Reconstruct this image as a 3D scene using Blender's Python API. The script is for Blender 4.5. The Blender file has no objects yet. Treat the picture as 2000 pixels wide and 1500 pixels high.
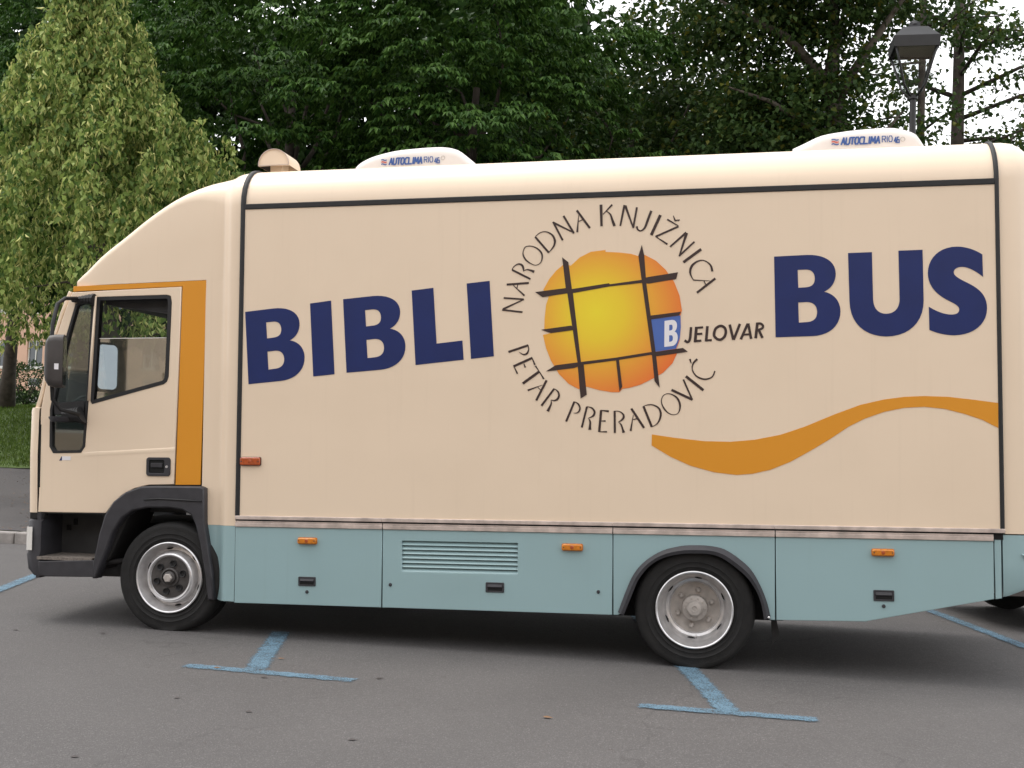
import bpy, bmesh, math, random
import numpy as np
from mathutils import Vector, Matrix

# ------------------------------------------------------------------ camera, sky, sun, exposure
scn = bpy.context.scene
col = scn.collection
cam_data = bpy.data.cameras.new('camera')
cam_data.sensor_width = 36.0
cam_data.lens = 41.2
cam_data.clip_start = 0.1
cam_data.clip_end = 2000
cam = bpy.data.objects.new('camera', cam_data)
col.objects.link(cam)
cR = Vector((0.98217064, 0.1845419, 0.0358485)); cU = Vector((-0.02606457, -0.05517363, 0.99813652)); cF = Vector((-0.1861759, 0.98127476, 0.04937991))
cam.matrix_world = Matrix(((cR.x, cU.x, -cF.x, 3.8097), (cR.y, cU.y, -cF.y, -7.6097), (cR.z, cU.z, -cF.z, 1.3935), (0, 0, 0, 1)))
scn.camera = cam

SUN_EL, SUN_AZ = math.radians(66), math.radians(275)      # azimuth of the sun measured from +y towards +x
world = bpy.data.worlds.new('World'); scn.world = world
world.use_nodes = True
wn = world.node_tree.nodes; wl = world.node_tree.links
bg = wn['Background']
sky = wn.new('ShaderNodeTexSky'); sky.sky_type = 'NISHITA'; sky.sun_disc = False
sky.sun_elevation = SUN_EL; sky.sun_rotation = SUN_AZ
sky.air_density = 1.0; sky.dust_density = 4.0; sky.ozone_density = 1.0
hsv = wn.new('ShaderNodeHueSaturation'); hsv.inputs['Saturation'].default_value = 0.22   # thin even cloud greys the blue
cloud = wn.new('ShaderNodeMix'); cloud.data_type = 'RGBA'; cloud.inputs['Factor'].default_value = 0.75   # even cloud cover
cloud.inputs['B'].default_value = (7.6, 7.6, 7.7, 1)
wl.new(sky.outputs[0], hsv.inputs['Color']); wl.new(hsv.outputs[0], cloud.inputs['A']); wl.new(cloud.outputs['Result'], bg.inputs['Color'])
bg.inputs['Strength'].default_value = 0.15

sun_data = bpy.data.lights.new('sun', 'SUN'); sun_data.energy = 0.7; sun_data.angle = math.radians(24); sun_data.color = (1.0, 0.95, 0.88)
sun = bpy.data.objects.new('sun', sun_data); col.objects.link(sun)
sd = Vector((math.sin(SUN_AZ) * math.cos(SUN_EL), math.cos(SUN_AZ) * math.cos(SUN_EL), math.sin(SUN_EL)))
sun.rotation_euler = sd.to_track_quat('Z', 'Y').to_euler(); sun.location = sd * 60

scn.view_settings.view_transform = 'Standard'; scn.view_settings.look = 'None'
scn.view_settings.gamma = 1.0; scn.view_settings.use_curve_mapping = False
scn.view_settings.exposure = 0.92
scn.render.engine = 'CYCLES'
rng = np.random.default_rng(7); random.seed(7)

# measured shapes of the vehicle side, metres in the vehicle frame (x to the rear, z up)
RING_LETTERS = [('N',[(False,[(2.3604,2.2766,0.0115),(2.4972,2.2649,0.0115)]),(False,[(2.4944,2.2633,0.0073),(2.3564,2.2017,0.0136)]),(False,[(2.3498,2.1974,0.0115),(2.4883,2.1799,0.0115)])]),('A',[(False,[(2.3804,2.3656,0.0136),(2.5297,2.3736,0.0136)]),(False,[(2.422,2.3621,0.0042),(2.5009,2.2894,0.0126)]),(False,[(2.4563,2.3669,0.0052),(2.4487,2.3369,0.0052)])]),('R',[(False,[(2.4158,2.4637,0.0126),(2.5406,2.399,0.0126)]),(False,[(2.4158,2.4637,0.0052),(2.4296,2.4853,0.0063),(2.4572,2.5011,0.0094),(2.4821,2.494,0.0136),(2.4922,2.4729,0.0126),(2.4934,2.451,0.0052)]),(False,[(2.4923,2.4521,0.0042),(2.5154,2.4625,0.0073),(2.543,2.4564,0.0126),(2.5651,2.4466,0.0189)])]),('O',[(True,[(2.4899,2.5799,0.0063),(2.5036,2.6125,0.0063),(2.5367,2.6198,0.0063),(2.5754,2.6078,0.0084),(2.6085,2.5796,0.0115),(2.6186,2.5465,0.0105),(2.6088,2.5085,0.0063),(2.5814,2.4916,0.0052),(2.5483,2.499,0.0063),(2.5123,2.5245,0.0105),(2.494,2.5523,0.0094)])]),('D',[(False,[(2.5706,2.6803,0.0136),(2.6635,2.5717,0.0136)]),(False,[(2.5722,2.6825,0.0052),(2.6079,2.7084,0.0063),(2.6464,2.7116,0.0073),(2.6849,2.6898,0.0115),(2.7026,2.6537,0.0147),(2.6962,2.6156,0.0115),(2.6635,2.5738,0.0052)])]),('N',[(False,[(2.6901,2.7772,0.0126),(2.7551,2.6523,0.0126)]),(False,[(2.6901,2.7734,0.0136),(2.827,2.7021,0.0084)]),(False,[(2.76,2.815,0.0136),(2.8297,2.6966,0.0136)])]),('A',[(False,[(2.8484,2.8489,0.0147),(2.9356,2.7279,0.0147)]),(False,[(2.861,2.8184,0.0031),(2.8515,2.7031,0.0136)]),(False,[(2.8611,2.7748,0.0063),(2.8893,2.7859,0.0063)])]),('K',[(False,[(3.0084,2.8818,0.0189),(3.0124,2.7387,0.0157)]),(False,[(3.0824,2.8794,0.0126),(3.022,2.8161,0.0052)]),(False,[(3.0463,2.836,0.0052),(3.0706,2.8146,0.0105),(3.0825,2.7789,0.0147),(3.0976,2.7372,0.0178)])]),('N',[(False,[(3.163,2.874,0.0147),(3.1352,2.7367,0.0115)]),(False,[(3.1684,2.8695,0.0157),(3.2199,2.7217,0.0094)]),(False,[(3.2439,2.8567,0.0126),(3.2199,2.7207,0.0126)])]),('J',[(False,[(3.3378,2.8305,0.0157),(3.325,2.7974,0.0157),(3.3116,2.7611,0.0157),(3.2957,2.7211,0.0136),(3.2717,2.7008,0.0094),(3.2503,2.709,0.0105),(3.2423,2.7308,0.0136)])]),('I',[(False,[(3.3967,2.8006,0.0189),(3.3366,2.6704,0.0189)])]),('Z',[(False,[(3.4406,2.7707,0.0115),(3.5129,2.7255,0.0063)]),(False,[(3.5145,2.7228,0.0126),(3.3647,2.6594,0.0126)]),(False,[(3.3647,2.6604,0.0052),(3.4415,2.6078,0.0115)]),(False,[(3.4798,2.7937,0.0052),(3.4919,2.76,0.0105)]),(False,[(3.4908,2.7611,0.0105),(3.522,2.7644,0.0063)])]),('N',[(False,[(3.5629,2.6812,0.0147),(3.4589,2.5902,0.0115)]),(False,[(3.5655,2.6784,0.0178),(3.5178,2.5271,0.0094)]),(False,[(3.6152,2.6198,0.0115),(3.5168,2.5287,0.0115)])]),('I',[(False,[(3.658,2.57,0.0178),(3.544,2.4874,0.0178)])]),('C',[(False,[(3.7285,2.4235,0.0147),(3.7192,2.4609,0.0115),(3.6932,2.4871,0.0073),(3.6619,2.4974,0.0073),(3.6253,2.4871,0.0115),(3.5964,2.4584,0.0157),(3.5874,2.4213,0.0136),(3.5978,2.388,0.0073),(3.6119,2.3685,0.0052)])]),('A',[(False,[(3.7475,2.3779,0.0147),(3.63,2.2873,0.0147)]),(False,[(3.7137,2.3627,0.0031),(3.6067,2.3702,0.0084)]),(False,[(3.6746,2.3635,0.0063),(3.6875,2.3366,0.0063)])]),('P',[(False,[(2.3946,1.916,0.0147),(2.528,1.959,0.0147)]),(False,[(2.5261,1.9604,0.0055),(2.531,1.9328,0.0073),(2.5201,1.9053,0.0129),(2.4985,1.8974,0.0092),(2.4792,1.9062,0.0064),(2.4646,1.9168,0.0018)])]),('E',[(False,[(2.429,1.8195,0.0156),(2.5563,1.8755,0.0156)]),(False,[(2.5539,1.8756,0.0055),(2.5728,1.8289,0.0129)]),(False,[(2.4988,1.838,0.0055),(2.5095,1.8118,0.011)]),(False,[(2.4314,1.8219,0.0055),(2.4568,1.7708,0.011)])]),('T',[(False,[(2.5999,1.7827,0.0174),(2.4923,1.7061,0.0174)]),(False,[(2.5758,1.8232,0.011),(2.6047,1.7813,0.0055),(2.6327,1.7352,0.0119)])]),('A',[(False,[(2.6518,1.7271,0.0147),(2.5831,1.5936,0.0147)]),(False,[(2.6242,1.696,0.0028),(2.5262,1.6609,0.0119)]),(False,[(2.5932,1.681,0.0055),(2.6148,1.6597,0.0055)])]),('R',[(False,[(2.703,1.6712,0.0138),(2.6177,1.5591,0.0138)]),(False,[(2.703,1.6712,0.0037),(2.7245,1.6546,0.0101),(2.7341,1.631,0.0119),(2.7271,1.606,0.0138),(2.7057,1.5934,0.0101),(2.6819,1.5972,0.0037)]),(False,[(2.6819,1.5972,0.0037),(2.683,1.5722,0.0101),(2.6726,1.5486,0.0138),(2.6598,1.5227,0.0193)])]),('P',[(False,[(2.8362,1.5861,0.0138),(2.7822,1.4556,0.0138)]),(False,[(2.8348,1.5861,0.0037),(2.8598,1.572,0.0101),(2.8727,1.5461,0.011),(2.8671,1.5227,0.0101),(2.8506,1.5119,0.0064),(2.8293,1.5119,0.0018)])]),('R',[(False,[(2.9188,1.5531,0.0129),(2.8853,1.4173,0.0129)]),(False,[(2.9188,1.5541,0.0037),(2.9518,1.5438,0.0101),(2.9687,1.518,0.0129),(2.9589,1.4923,0.0119),(2.9284,1.4782,0.0037)]),(False,[(2.9284,1.4782,0.0037),(2.9402,1.4549,0.0119),(2.9389,1.4268,0.0138),(2.938,1.4016,0.0202)])]),('E',[(False,[(3.0119,1.5297,0.0156),(2.999,1.3887,0.0156)]),(False,[(3.0081,1.5288,0.0064),(3.062,1.5227,0.0129)]),(False,[(3.0106,1.4596,0.0046),(3.041,1.4597,0.011)]),(False,[(2.9943,1.3891,0.0037),(3.0505,1.3898,0.0101)])]),('R',[(False,[(3.1,1.5253,0.0138),(3.101,1.3823,0.0138)]),(False,[(3.0986,1.5244,0.0046),(3.1312,1.5211,0.0064),(3.1545,1.5034,0.0119),(3.1578,1.4825,0.0138),(3.1429,1.4638,0.0101),(3.1243,1.4536,0.0037)]),(False,[(3.1243,1.4545,0.0037),(3.1429,1.4336,0.0101),(3.1513,1.408,0.0119),(3.1592,1.3839,0.0193)])]),('A',[(False,[(3.2079,1.5406,0.0147),(3.2899,1.4154,0.0147)]),(False,[(3.2209,1.5011,0.0028),(3.2033,1.3952,0.0129)]),(False,[(3.2209,1.4686,0.0064),(3.245,1.4756,0.0064)])]),('D',[(False,[(3.2867,1.5545,0.0147),(3.3397,1.4224,0.0147)]),(False,[(3.2821,1.5536,0.0037),(3.319,1.5652,0.0064),(3.356,1.5614,0.0083),(3.3882,1.5382,0.0119),(3.3973,1.5012,0.0129),(3.3858,1.4595,0.0101),(3.3651,1.435,0.0064),(3.3374,1.4224,0.0037)])]),('O',[(True,[(3.402,1.5799,0.0064),(3.409,1.6169,0.0055),(3.4343,1.6354,0.0046),(3.4664,1.6321,0.0073),(3.4984,1.6121,0.0119),(3.5167,1.5797,0.0129),(3.5203,1.5428,0.0101),(3.5074,1.5105,0.0055),(3.4799,1.5003,0.0046),(3.4479,1.5104,0.0064),(3.4204,1.5382,0.0101)])]),('V',[(False,[(3.4664,1.6608,0.0156),(3.5998,1.5971,0.0156)]),(False,[(3.5421,1.7276,0.011),(3.5989,1.5957,0.011)])]),('I',[(False,[(3.5582,1.7483,0.0174),(3.6696,1.6578,0.0174)])]),('C',[(False,[(3.6315,1.8583,0.0138),(3.6086,1.8358,0.0119),(3.5985,1.8058,0.0073),(3.6039,1.7781,0.0083),(3.6266,1.7479,0.0101),(3.663,1.7306,0.011),(3.6948,1.73,0.0101),(3.7266,1.745,0.0083),(3.7426,1.7809,0.0092)]),(False,[(3.5845,1.8592,0.0129),(3.5927,1.8299,0.0046)])])]
TOWN_LETTERS = [('J',[(False,[(3.5923,2.0655,0.0162),(3.5894,2.0325,0.0162),(3.5862,1.9979,0.0162),(3.58,1.9759,0.0162),(3.5675,1.9691,0.0162),(3.5505,1.98,0.0162)])]),('E',[(False,[(3.6264,2.0666,0.0181),(3.6174,1.9679,0.0181)]),(False,[(3.6205,2.0598,0.0137),(3.6691,2.0629,0.0137)]),(False,[(3.625,2.0194,0.0137),(3.6637,2.0218,0.0137)]),(False,[(3.611,1.9743,0.0137),(3.658,1.9772,0.0137)])]),('L',[(False,[(3.6963,2.0701,0.0174),(3.6873,1.9709,0.0174)]),(False,[(3.6821,1.9776,0.0137),(3.7237,1.9799,0.0137)])]),('O',[(True,[(3.7377,2.018,0.0168),(3.7471,2.0509,0.0168),(3.7687,2.0678,0.0168),(3.7887,2.0691,0.0168),(3.8071,2.0548,0.0168),(3.8125,2.0297,0.0168),(3.8038,2.0016,0.0168),(3.7822,1.983,0.0168),(3.7607,1.9849,0.0168),(3.7438,1.9992,0.0168)])]),('V',[(False,[(3.8372,2.0785,0.0168),(3.8595,1.9803,0.0168)]),(False,[(3.9015,2.0823,0.0162),(3.8613,1.9803,0.0162)])]),('A',[(False,[(3.951,2.0835,0.0162),(3.9063,1.9826,0.0162)]),(False,[(3.9535,2.0841,0.0162),(3.9709,1.9849,0.0162)]),(False,[(3.9232,2.0126,0.0125),(3.9659,2.0143,0.0125)])]),('R',[(False,[(4.011,2.0886,0.0174),(3.9992,1.9877,0.0174)]),(False,[(4.0058,2.0815,0.015),(4.0301,2.0818,0.015),(4.0446,2.0688,0.015),(4.0406,2.0517,0.015),(4.0147,2.0408,0.015)]),(False,[(4.0193,2.0411,0.0162),(4.0418,1.9903,0.0162)])])]
BIG_LETTERS = [('B',[[(0.5689,1.7099),(0.5346,2.2123),(0.742,2.2329),(0.7746,2.2344),(0.8048,2.2329),(0.8323,2.2286),(0.8569,2.2216),(0.8785,2.2118),(0.8968,2.1995),(0.9116,2.1847),(0.9227,2.1674),(0.93,2.1478),(0.9331,2.1259),(0.9326,2.11),(0.9306,2.0951),(0.9272,2.0811),(0.9222,2.0682),(0.9159,2.0562),(0.9083,2.0452),(0.8993,2.0351),(0.8891,2.0259),(0.8777,2.0177),(0.8651,2.0104),(0.8836,2.0066),(0.9007,2.0008),(0.9162,1.9931),(0.9301,1.9835),(0.9423,1.9723),(0.9526,1.9594),(0.9609,1.9451),(0.9673,1.9294),(0.9715,1.9126),(0.9735,1.8946),(0.9725,1.8682),(0.9673,1.8437),(0.9582,1.8212),(0.9453,1.8008),(0.929,1.7827),(0.9094,1.767),(0.8867,1.7539),(0.8613,1.7435),(0.8333,1.736),(0.8031,1.7314)],[(0.6899,2.1368),(0.699,2.0256),(0.7439,2.0309),(0.7556,2.0327),(0.7659,2.0352),(0.7748,2.0387),(0.7825,2.043),(0.7888,2.0483),(0.7938,2.0545),(0.7975,2.0618),(0.8,2.07),(0.8013,2.0793),(0.8014,2.0897),(0.7999,2.1002),(0.7974,2.1095),(0.7938,2.1177),(0.7892,2.1247),(0.7835,2.1306),(0.7767,2.1353),(0.7689,2.1388),(0.7599,2.141),(0.7499,2.1419),(0.7387,2.1415)],[(0.7033,1.9341),(0.7129,1.8101),(0.7616,1.8159),(0.7743,1.8178),(0.7857,1.8208),(0.7956,1.8248),(0.8042,1.8299),(0.8113,1.8361),(0.8171,1.8434),(0.8214,1.8518),(0.8243,1.8614),(0.8258,1.872),(0.826,1.8839),(0.8243,1.8955),(0.8213,1.9058),(0.817,1.9148),(0.8114,1.9225),(0.8046,1.9289),(0.7965,1.9339),(0.7871,1.9375),(0.7766,1.9396),(0.7649,1.9404),(0.752,1.9397)]]),('I',[[(1.0068,2.2627),(1.1578,2.2803),(1.1901,1.7753),(1.0378,1.7607)]]),('B',[[(1.2753,1.7848),(1.2435,2.2879),(1.4544,2.306),(1.4876,2.3071),(1.5183,2.3053),(1.5462,2.3007),(1.5712,2.2933),(1.593,2.2834),(1.6116,2.2708),(1.6265,2.2558),(1.6377,2.2384),(1.645,2.2187),(1.6481,2.1968),(1.6475,2.1808),(1.6454,2.1659),(1.6417,2.152),(1.6367,2.1391),(1.6302,2.1272),(1.6223,2.1163),(1.6132,2.1063),(1.6027,2.0973),(1.5911,2.0892),(1.5782,2.082),(1.597,2.078),(1.6144,2.072),(1.6301,2.0641),(1.6442,2.0544),(1.6564,2.0429),(1.6668,2.03),(1.6752,2.0156),(1.6816,1.9998),(1.6858,1.9829),(1.6877,1.9649),(1.6866,1.9385),(1.6812,1.914),(1.6717,1.8916),(1.6585,1.8714),(1.6418,1.8535),(1.6218,1.838),(1.5987,1.8252),(1.5728,1.8151),(1.5444,1.8078),(1.5136,1.8036)],[(1.4009,2.2105),(1.4095,2.0991),(1.4552,2.104),(1.4671,2.1056),(1.4776,2.108),(1.4867,2.1114),(1.4944,2.1156),(1.5009,2.1208),(1.506,2.127),(1.5099,2.1342),(1.5125,2.1424),(1.5138,2.1517),(1.514,2.1621),(1.5125,2.1726),(1.51,2.1819),(1.5064,2.1902),(1.5018,2.1973),(1.496,2.2032),(1.4892,2.208),(1.4812,2.2116),(1.4721,2.2139),(1.4619,2.2149),(1.4506,2.2147)],[(1.4133,2.0075),(1.4224,1.8834),(1.4719,1.8886),(1.4849,1.8904),(1.4964,1.8933),(1.5066,1.8972),(1.5153,1.9022),(1.5226,1.9083),(1.5284,1.9155),(1.5329,1.9239),(1.5359,1.9334),(1.5375,1.9441),(1.5377,1.9559),(1.5361,1.9675),(1.5331,1.9779),(1.5288,1.987),(1.5232,1.9947),(1.5162,2.0011),(1.508,2.0062),(1.4986,2.0099),(1.4879,2.0123),(1.476,2.0132),(1.4629,2.0126)]]),('L',[[(1.7271,2.3381),(1.878,2.3541),(1.9039,1.977),(2.0815,1.9956),(2.0908,1.867),(1.7595,1.8338)]]),('I',[[(2.1075,2.3783),(2.264,2.393),(2.2965,1.8884),(2.1408,1.872)]]),('B',[[(4.1238,1.9931),(4.1175,2.5103),(4.3185,2.5159),(4.3501,2.515),(4.3791,2.5113),(4.4053,2.5049),(4.4287,2.4958),(4.4489,2.4842),(4.4659,2.4702),(4.4794,2.454),(4.4892,2.4355),(4.4951,2.4148),(4.497,2.3922),(4.4957,2.3759),(4.493,2.3608),(4.4889,2.3468),(4.4834,2.3339),(4.4767,2.3221),(4.4688,2.3114),(4.4596,2.3017),(4.4493,2.2931),(4.4379,2.2855),(4.4253,2.279),(4.443,2.2738),(4.4591,2.2666),(4.4737,2.2575),(4.4865,2.2467),(4.4976,2.2342),(4.5069,2.2203),(4.5142,2.205),(4.5195,2.1885),(4.5226,2.1709),(4.5236,2.1524),(4.5213,2.1254),(4.515,2.1007),(4.505,2.0784),(4.4915,2.0585),(4.4748,2.0411),(4.4551,2.0265),(4.4326,2.0148),(4.4075,2.006),(4.3802,2.0003),(4.3507,1.9979)],[(4.2632,2.4215),(4.266,2.3069),(4.3097,2.309),(4.321,2.3099),(4.3311,2.3118),(4.3399,2.3146),(4.3474,2.3185),(4.3538,2.3235),(4.359,2.3295),(4.363,2.3366),(4.3658,2.3449),(4.3675,2.3543),(4.3682,2.365),(4.3673,2.3757),(4.3654,2.3855),(4.3624,2.3941),(4.3583,2.4017),(4.3531,2.4082),(4.3468,2.4135),(4.3395,2.4176),(4.331,2.4205),(4.3213,2.4222),(4.3106,2.4227)],[(4.2653,2.2128),(4.268,2.0851),(4.3152,2.0874),(4.3276,2.0885),(4.3387,2.0907),(4.3485,2.0941),(4.357,2.0987),(4.3643,2.1045),(4.3702,2.1116),(4.3748,2.1198),(4.3781,2.1294),(4.3802,2.1402),(4.3809,2.1524),(4.3799,2.1644),(4.3776,2.1752),(4.3739,2.1847),(4.3689,2.193),(4.3627,2.2),(4.3551,2.2057),(4.3464,2.2101),(4.3363,2.2131),(4.3251,2.2148),(4.3126,2.215)]]),('U',[[(4.573,2.5216),(4.7183,2.5239),(4.7222,2.2272),(4.7234,2.2101),(4.7262,2.1946),(4.7306,2.1807),(4.7366,2.1684),(4.7441,2.1579),(4.753,2.1491),(4.7632,2.1422),(4.7748,2.1372),(4.7875,2.1342),(4.8014,2.1331),(4.8151,2.1343),(4.8279,2.1372),(4.8395,2.142),(4.8499,2.1485),(4.859,2.1568),(4.8667,2.1669),(4.8729,2.1787),(4.8775,2.1922),(4.8805,2.2075),(4.8816,2.2244),(4.8781,2.5288),(5.0226,2.531),(5.0249,2.2144),(5.022,2.1741),(5.014,2.1372),(5.001,2.104),(4.9834,2.0746),(4.9615,2.0493),(4.9355,2.0282),(4.9059,2.0116),(4.8728,1.9996),(4.8367,1.9924),(4.7977,1.9903),(4.7607,1.9936),(4.7262,2.0015),(4.6946,2.014),(4.6661,2.0308),(4.6411,2.0519),(4.6199,2.077),(4.6028,2.106),(4.5902,2.1388),(4.5822,2.1751),(4.5794,2.2149)]]),('S',[[(5.3749,2.4926),(5.3618,2.5018),(5.3481,2.5102),(5.3338,2.5179),(5.319,2.5247),(5.3039,2.5306),(5.2884,2.5356),(5.2727,2.5397),(5.2569,2.5427),(5.2411,2.5448),(5.2254,2.5457),(5.1961,2.5441),(5.1688,2.5386),(5.1438,2.5295),(5.1213,2.5169),(5.1015,2.5013),(5.0847,2.4827),(5.0712,2.4614),(5.0611,2.4376),(5.0547,2.4117),(5.0523,2.3838),(5.0533,2.362),(5.0568,2.3411),(5.063,2.321),(5.0718,2.3018),(5.0833,2.2834),(5.0975,2.2659),(5.1145,2.2492),(5.1343,2.2334),(5.1569,2.2184),(5.1824,2.2043),(5.194,2.1977),(5.2041,2.1915),(5.2127,2.1856),(5.2198,2.1798),(5.2254,2.1742),(5.2297,2.1686),(5.2326,2.163),(5.2342,2.1572),(5.2345,2.1511),(5.2336,2.1447),(5.2305,2.1378),(5.2258,2.1324),(5.2198,2.1282),(5.2127,2.1253),(5.2047,2.1234),(5.1961,2.1224),(5.1871,2.1223),(5.178,2.1228),(5.169,2.1239),(5.1604,2.1254),(5.1499,2.1277),(5.139,2.1309),(5.1279,2.1347),(5.1168,2.1392),(5.1057,2.1441),(5.0948,2.1495),(5.0842,2.1552),(5.0739,2.1612),(5.0642,2.1673),(5.0551,2.1734),(5.0567,2.0284),(5.0709,2.0219),(5.0855,2.016),(5.1005,2.0108),(5.1156,2.0062),(5.1308,2.0023),(5.1459,1.999),(5.1609,1.9964),(5.1756,1.9945),(5.1899,1.9933),(5.2037,1.9928),(5.2351,1.9949),(5.2648,2.0004),(5.2923,2.0093),(5.3174,2.0215),(5.3396,2.0368),(5.3587,2.0552),(5.3744,2.0765),(5.3863,2.1006),(5.394,2.1273),(5.3972,2.1567),(5.3963,2.1798),(5.3928,2.2009),(5.3868,2.2203),(5.3782,2.2381),(5.3671,2.2546),(5.3535,2.2699),(5.3374,2.2843),(5.3188,2.2979),(5.2978,2.311),(5.2743,2.3238),(5.2589,2.3325),(5.2457,2.3404),(5.2345,2.3477),(5.2253,2.3544),(5.218,2.3608),(5.2125,2.3669),(5.2086,2.3729),(5.2062,2.3789),(5.2054,2.385),(5.2059,2.3914),(5.2088,2.3985),(5.2133,2.4044),(5.2189,2.4092),(5.2256,2.4129),(5.2331,2.4156),(5.2412,2.4173),(5.2497,2.4181),(5.2584,2.418),(5.2671,2.4172),(5.2756,2.4156),(5.2878,2.4116),(5.2995,2.4068),(5.3108,2.4014),(5.3217,2.3954),(5.3321,2.3889),(5.342,2.3821),(5.3514,2.375),(5.3604,2.3677),(5.3689,2.3604),(5.3769,2.3532)]])]
WHITE_B = [[(3.4205,1.9386),(3.4225,2.1075),(3.465,2.1131),(3.4717,2.1134),(3.4779,2.1128),(3.4834,2.1112),(3.4883,2.1086),(3.4926,2.1052),(3.4961,2.1009),(3.4989,2.0959),(3.5009,2.09),(3.502,2.0833),(3.5023,2.0759),(3.5019,2.0705),(3.5013,2.0655),(3.5003,2.0608),(3.4991,2.0565),(3.4976,2.0525),(3.4958,2.0488),(3.4938,2.0455),(3.4915,2.0425),(3.489,2.0398),(3.4863,2.0374),(3.49,2.036),(3.4934,2.0339),(3.4965,2.0312),(3.4992,2.0278),(3.5015,2.0239),(3.5034,2.0195),(3.5049,2.0146),(3.5059,2.0093),(3.5065,2.0035),(3.5066,1.9974),(3.5059,1.9885),(3.5044,1.9802),(3.5021,1.9727),(3.4991,1.9659),(3.4954,1.9599),(3.4911,1.9548),(3.4862,1.9506),(3.4808,1.9473),(3.475,1.945),(3.4687,1.9437)],[(3.4527,2.0812),(3.4526,2.0437),(3.4619,2.0452),(3.4643,2.0457),(3.4664,2.0465),(3.4683,2.0476),(3.4699,2.049),(3.4713,2.0507),(3.4725,2.0528),(3.4734,2.0552),(3.474,2.058),(3.4744,2.0611),(3.4746,2.0646),(3.4745,2.0681),(3.4742,2.0713),(3.4736,2.0741),(3.4728,2.0765),(3.4717,2.0785),(3.4704,2.0801),(3.4689,2.0813),(3.4671,2.0821),(3.465,2.0825),(3.4627,2.0825)],[(3.4518,2.0129),(3.4516,1.9711),(3.4617,1.9726),(3.4643,1.9732),(3.4667,1.9741),(3.4688,1.9753),(3.4706,1.977),(3.4722,1.979),(3.4735,1.9814),(3.4745,1.9842),(3.4753,1.9874),(3.4758,1.991),(3.4761,1.995),(3.4759,1.999),(3.4755,2.0025),(3.4748,2.0055),(3.4737,2.0082),(3.4725,2.0104),(3.4709,2.0121),(3.469,2.0134),(3.4669,2.0142),(3.4645,2.0146),(3.4619,2.0144)]]
DISC = [(3.0384,2.5804),(3.0384,2.5676),(3.1246,2.5618),(3.2059,2.5506),(3.2555,2.5339),(3.2959,2.5411),(3.3676,2.5013),(3.43,2.441),(3.4833,2.3631),(3.5186,2.2724),(3.5344,2.1732),(3.5255,2.1464),(3.5271,2.0656),(3.518,1.9761),(3.5003,1.9315),(3.502,1.8957),(3.4735,1.8333),(3.4114,1.771),(3.358,1.74),(3.2688,1.6956),(3.1972,1.6752),(3.1506,1.6691),(3.1299,1.6467),(3.0804,1.6468),(2.9991,1.6606),(2.9174,1.6835),(2.8629,1.6683),(2.7989,1.7021),(2.7346,1.7661),(2.6791,1.8576),(2.6465,1.9401),(2.6258,2.0273),(2.6783,2.0376),(2.6349,2.0547),(2.6364,2.1325),(2.6453,2.2242),(2.6635,2.2789),(2.6263,2.3256),(2.6676,2.3983),(2.7136,2.4525),(2.7641,2.4927),(2.8102,2.4825),(2.8696,2.5361),(2.9427,2.571)]
DISC_CENTRE = (2.98,2.173)
BARS = [[(2.752,2.539),(2.7935,2.5058),(2.817,2.3311),(2.8245,2.3016),(2.8788,1.8469),(2.8971,1.8286),(2.9175,1.631),(2.8767,1.6058),(2.8551,1.8471),(2.7878,2.295),(2.7766,2.3319)],[(3.2762,2.6079),(3.2914,2.5394),(3.3048,2.3577),(3.3688,1.8789),(3.3909,1.6745),(3.358,1.7176),(3.3403,1.8972),(3.2761,2.3674),(3.2537,2.5358)],[(2.5726,2.3119),(2.7785,2.3346),(2.8152,2.3265),(3.0632,2.3609),(3.066,2.3535),(3.2734,2.3783),(3.3048,2.394),(3.5101,2.423),(3.4967,2.3791),(3.3227,2.3529),(3.2779,2.3583),(3.0705,2.3398),(2.8336,2.3015),(2.7878,2.2996),(2.6219,2.2769)],[(2.6472,1.7849),(2.7114,1.8254),(2.8533,1.8426),(3.1072,1.8722),(3.3314,1.9062),(3.3582,1.906),(3.5401,1.9311),(3.5709,1.9067),(3.3759,1.8789),(3.3314,1.8883),(3.1072,1.8541),(2.8989,1.8286),(2.8351,1.8064)],[(2.6136,2.0613),(2.816,2.0861),(2.8344,2.0567),(2.6783,2.0376)],[(3.3226,2.1423),(3.529,2.1661),(3.5166,2.1421),(3.3253,2.1179)],[(3.1072,1.8677),(3.127,1.8675),(3.1488,1.6826),(3.1317,1.6511)]]
BLUE_TILE = [(3.3253,2.1179),(3.5246,2.1419),(3.5271,2.0656),(3.5199,1.994),(3.4958,1.9271),(3.351,1.9061)]
WAVE = [(3.3407,1.3735),(3.4852,1.3522),(3.6753,1.3313),(3.8387,1.3282),(3.9884,1.3416),(4.1495,1.3739),(4.2973,1.4248),(4.4808,1.5029),(4.6386,1.563),(4.7831,1.5965),(4.9026,1.6125),(5.0212,1.6171),(5.1625,1.6118),(5.3142,1.593),(5.4532,1.5732),(5.4507,1.4201),(5.3589,1.4702),(5.2547,1.5069),(5.138,1.5378),(5.0203,1.5502),(4.9017,1.5441),(4.7822,1.5193),(4.6618,1.4755),(4.5649,1.4254),(4.4552,1.3499),(4.3328,1.274),(4.2099,1.2041),(4.0864,1.1527),(3.9748,1.1264),(3.8752,1.1178),(3.7376,1.133),(3.5864,1.1736),(3.4595,1.2302),(3.3381,1.3027)]
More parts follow.
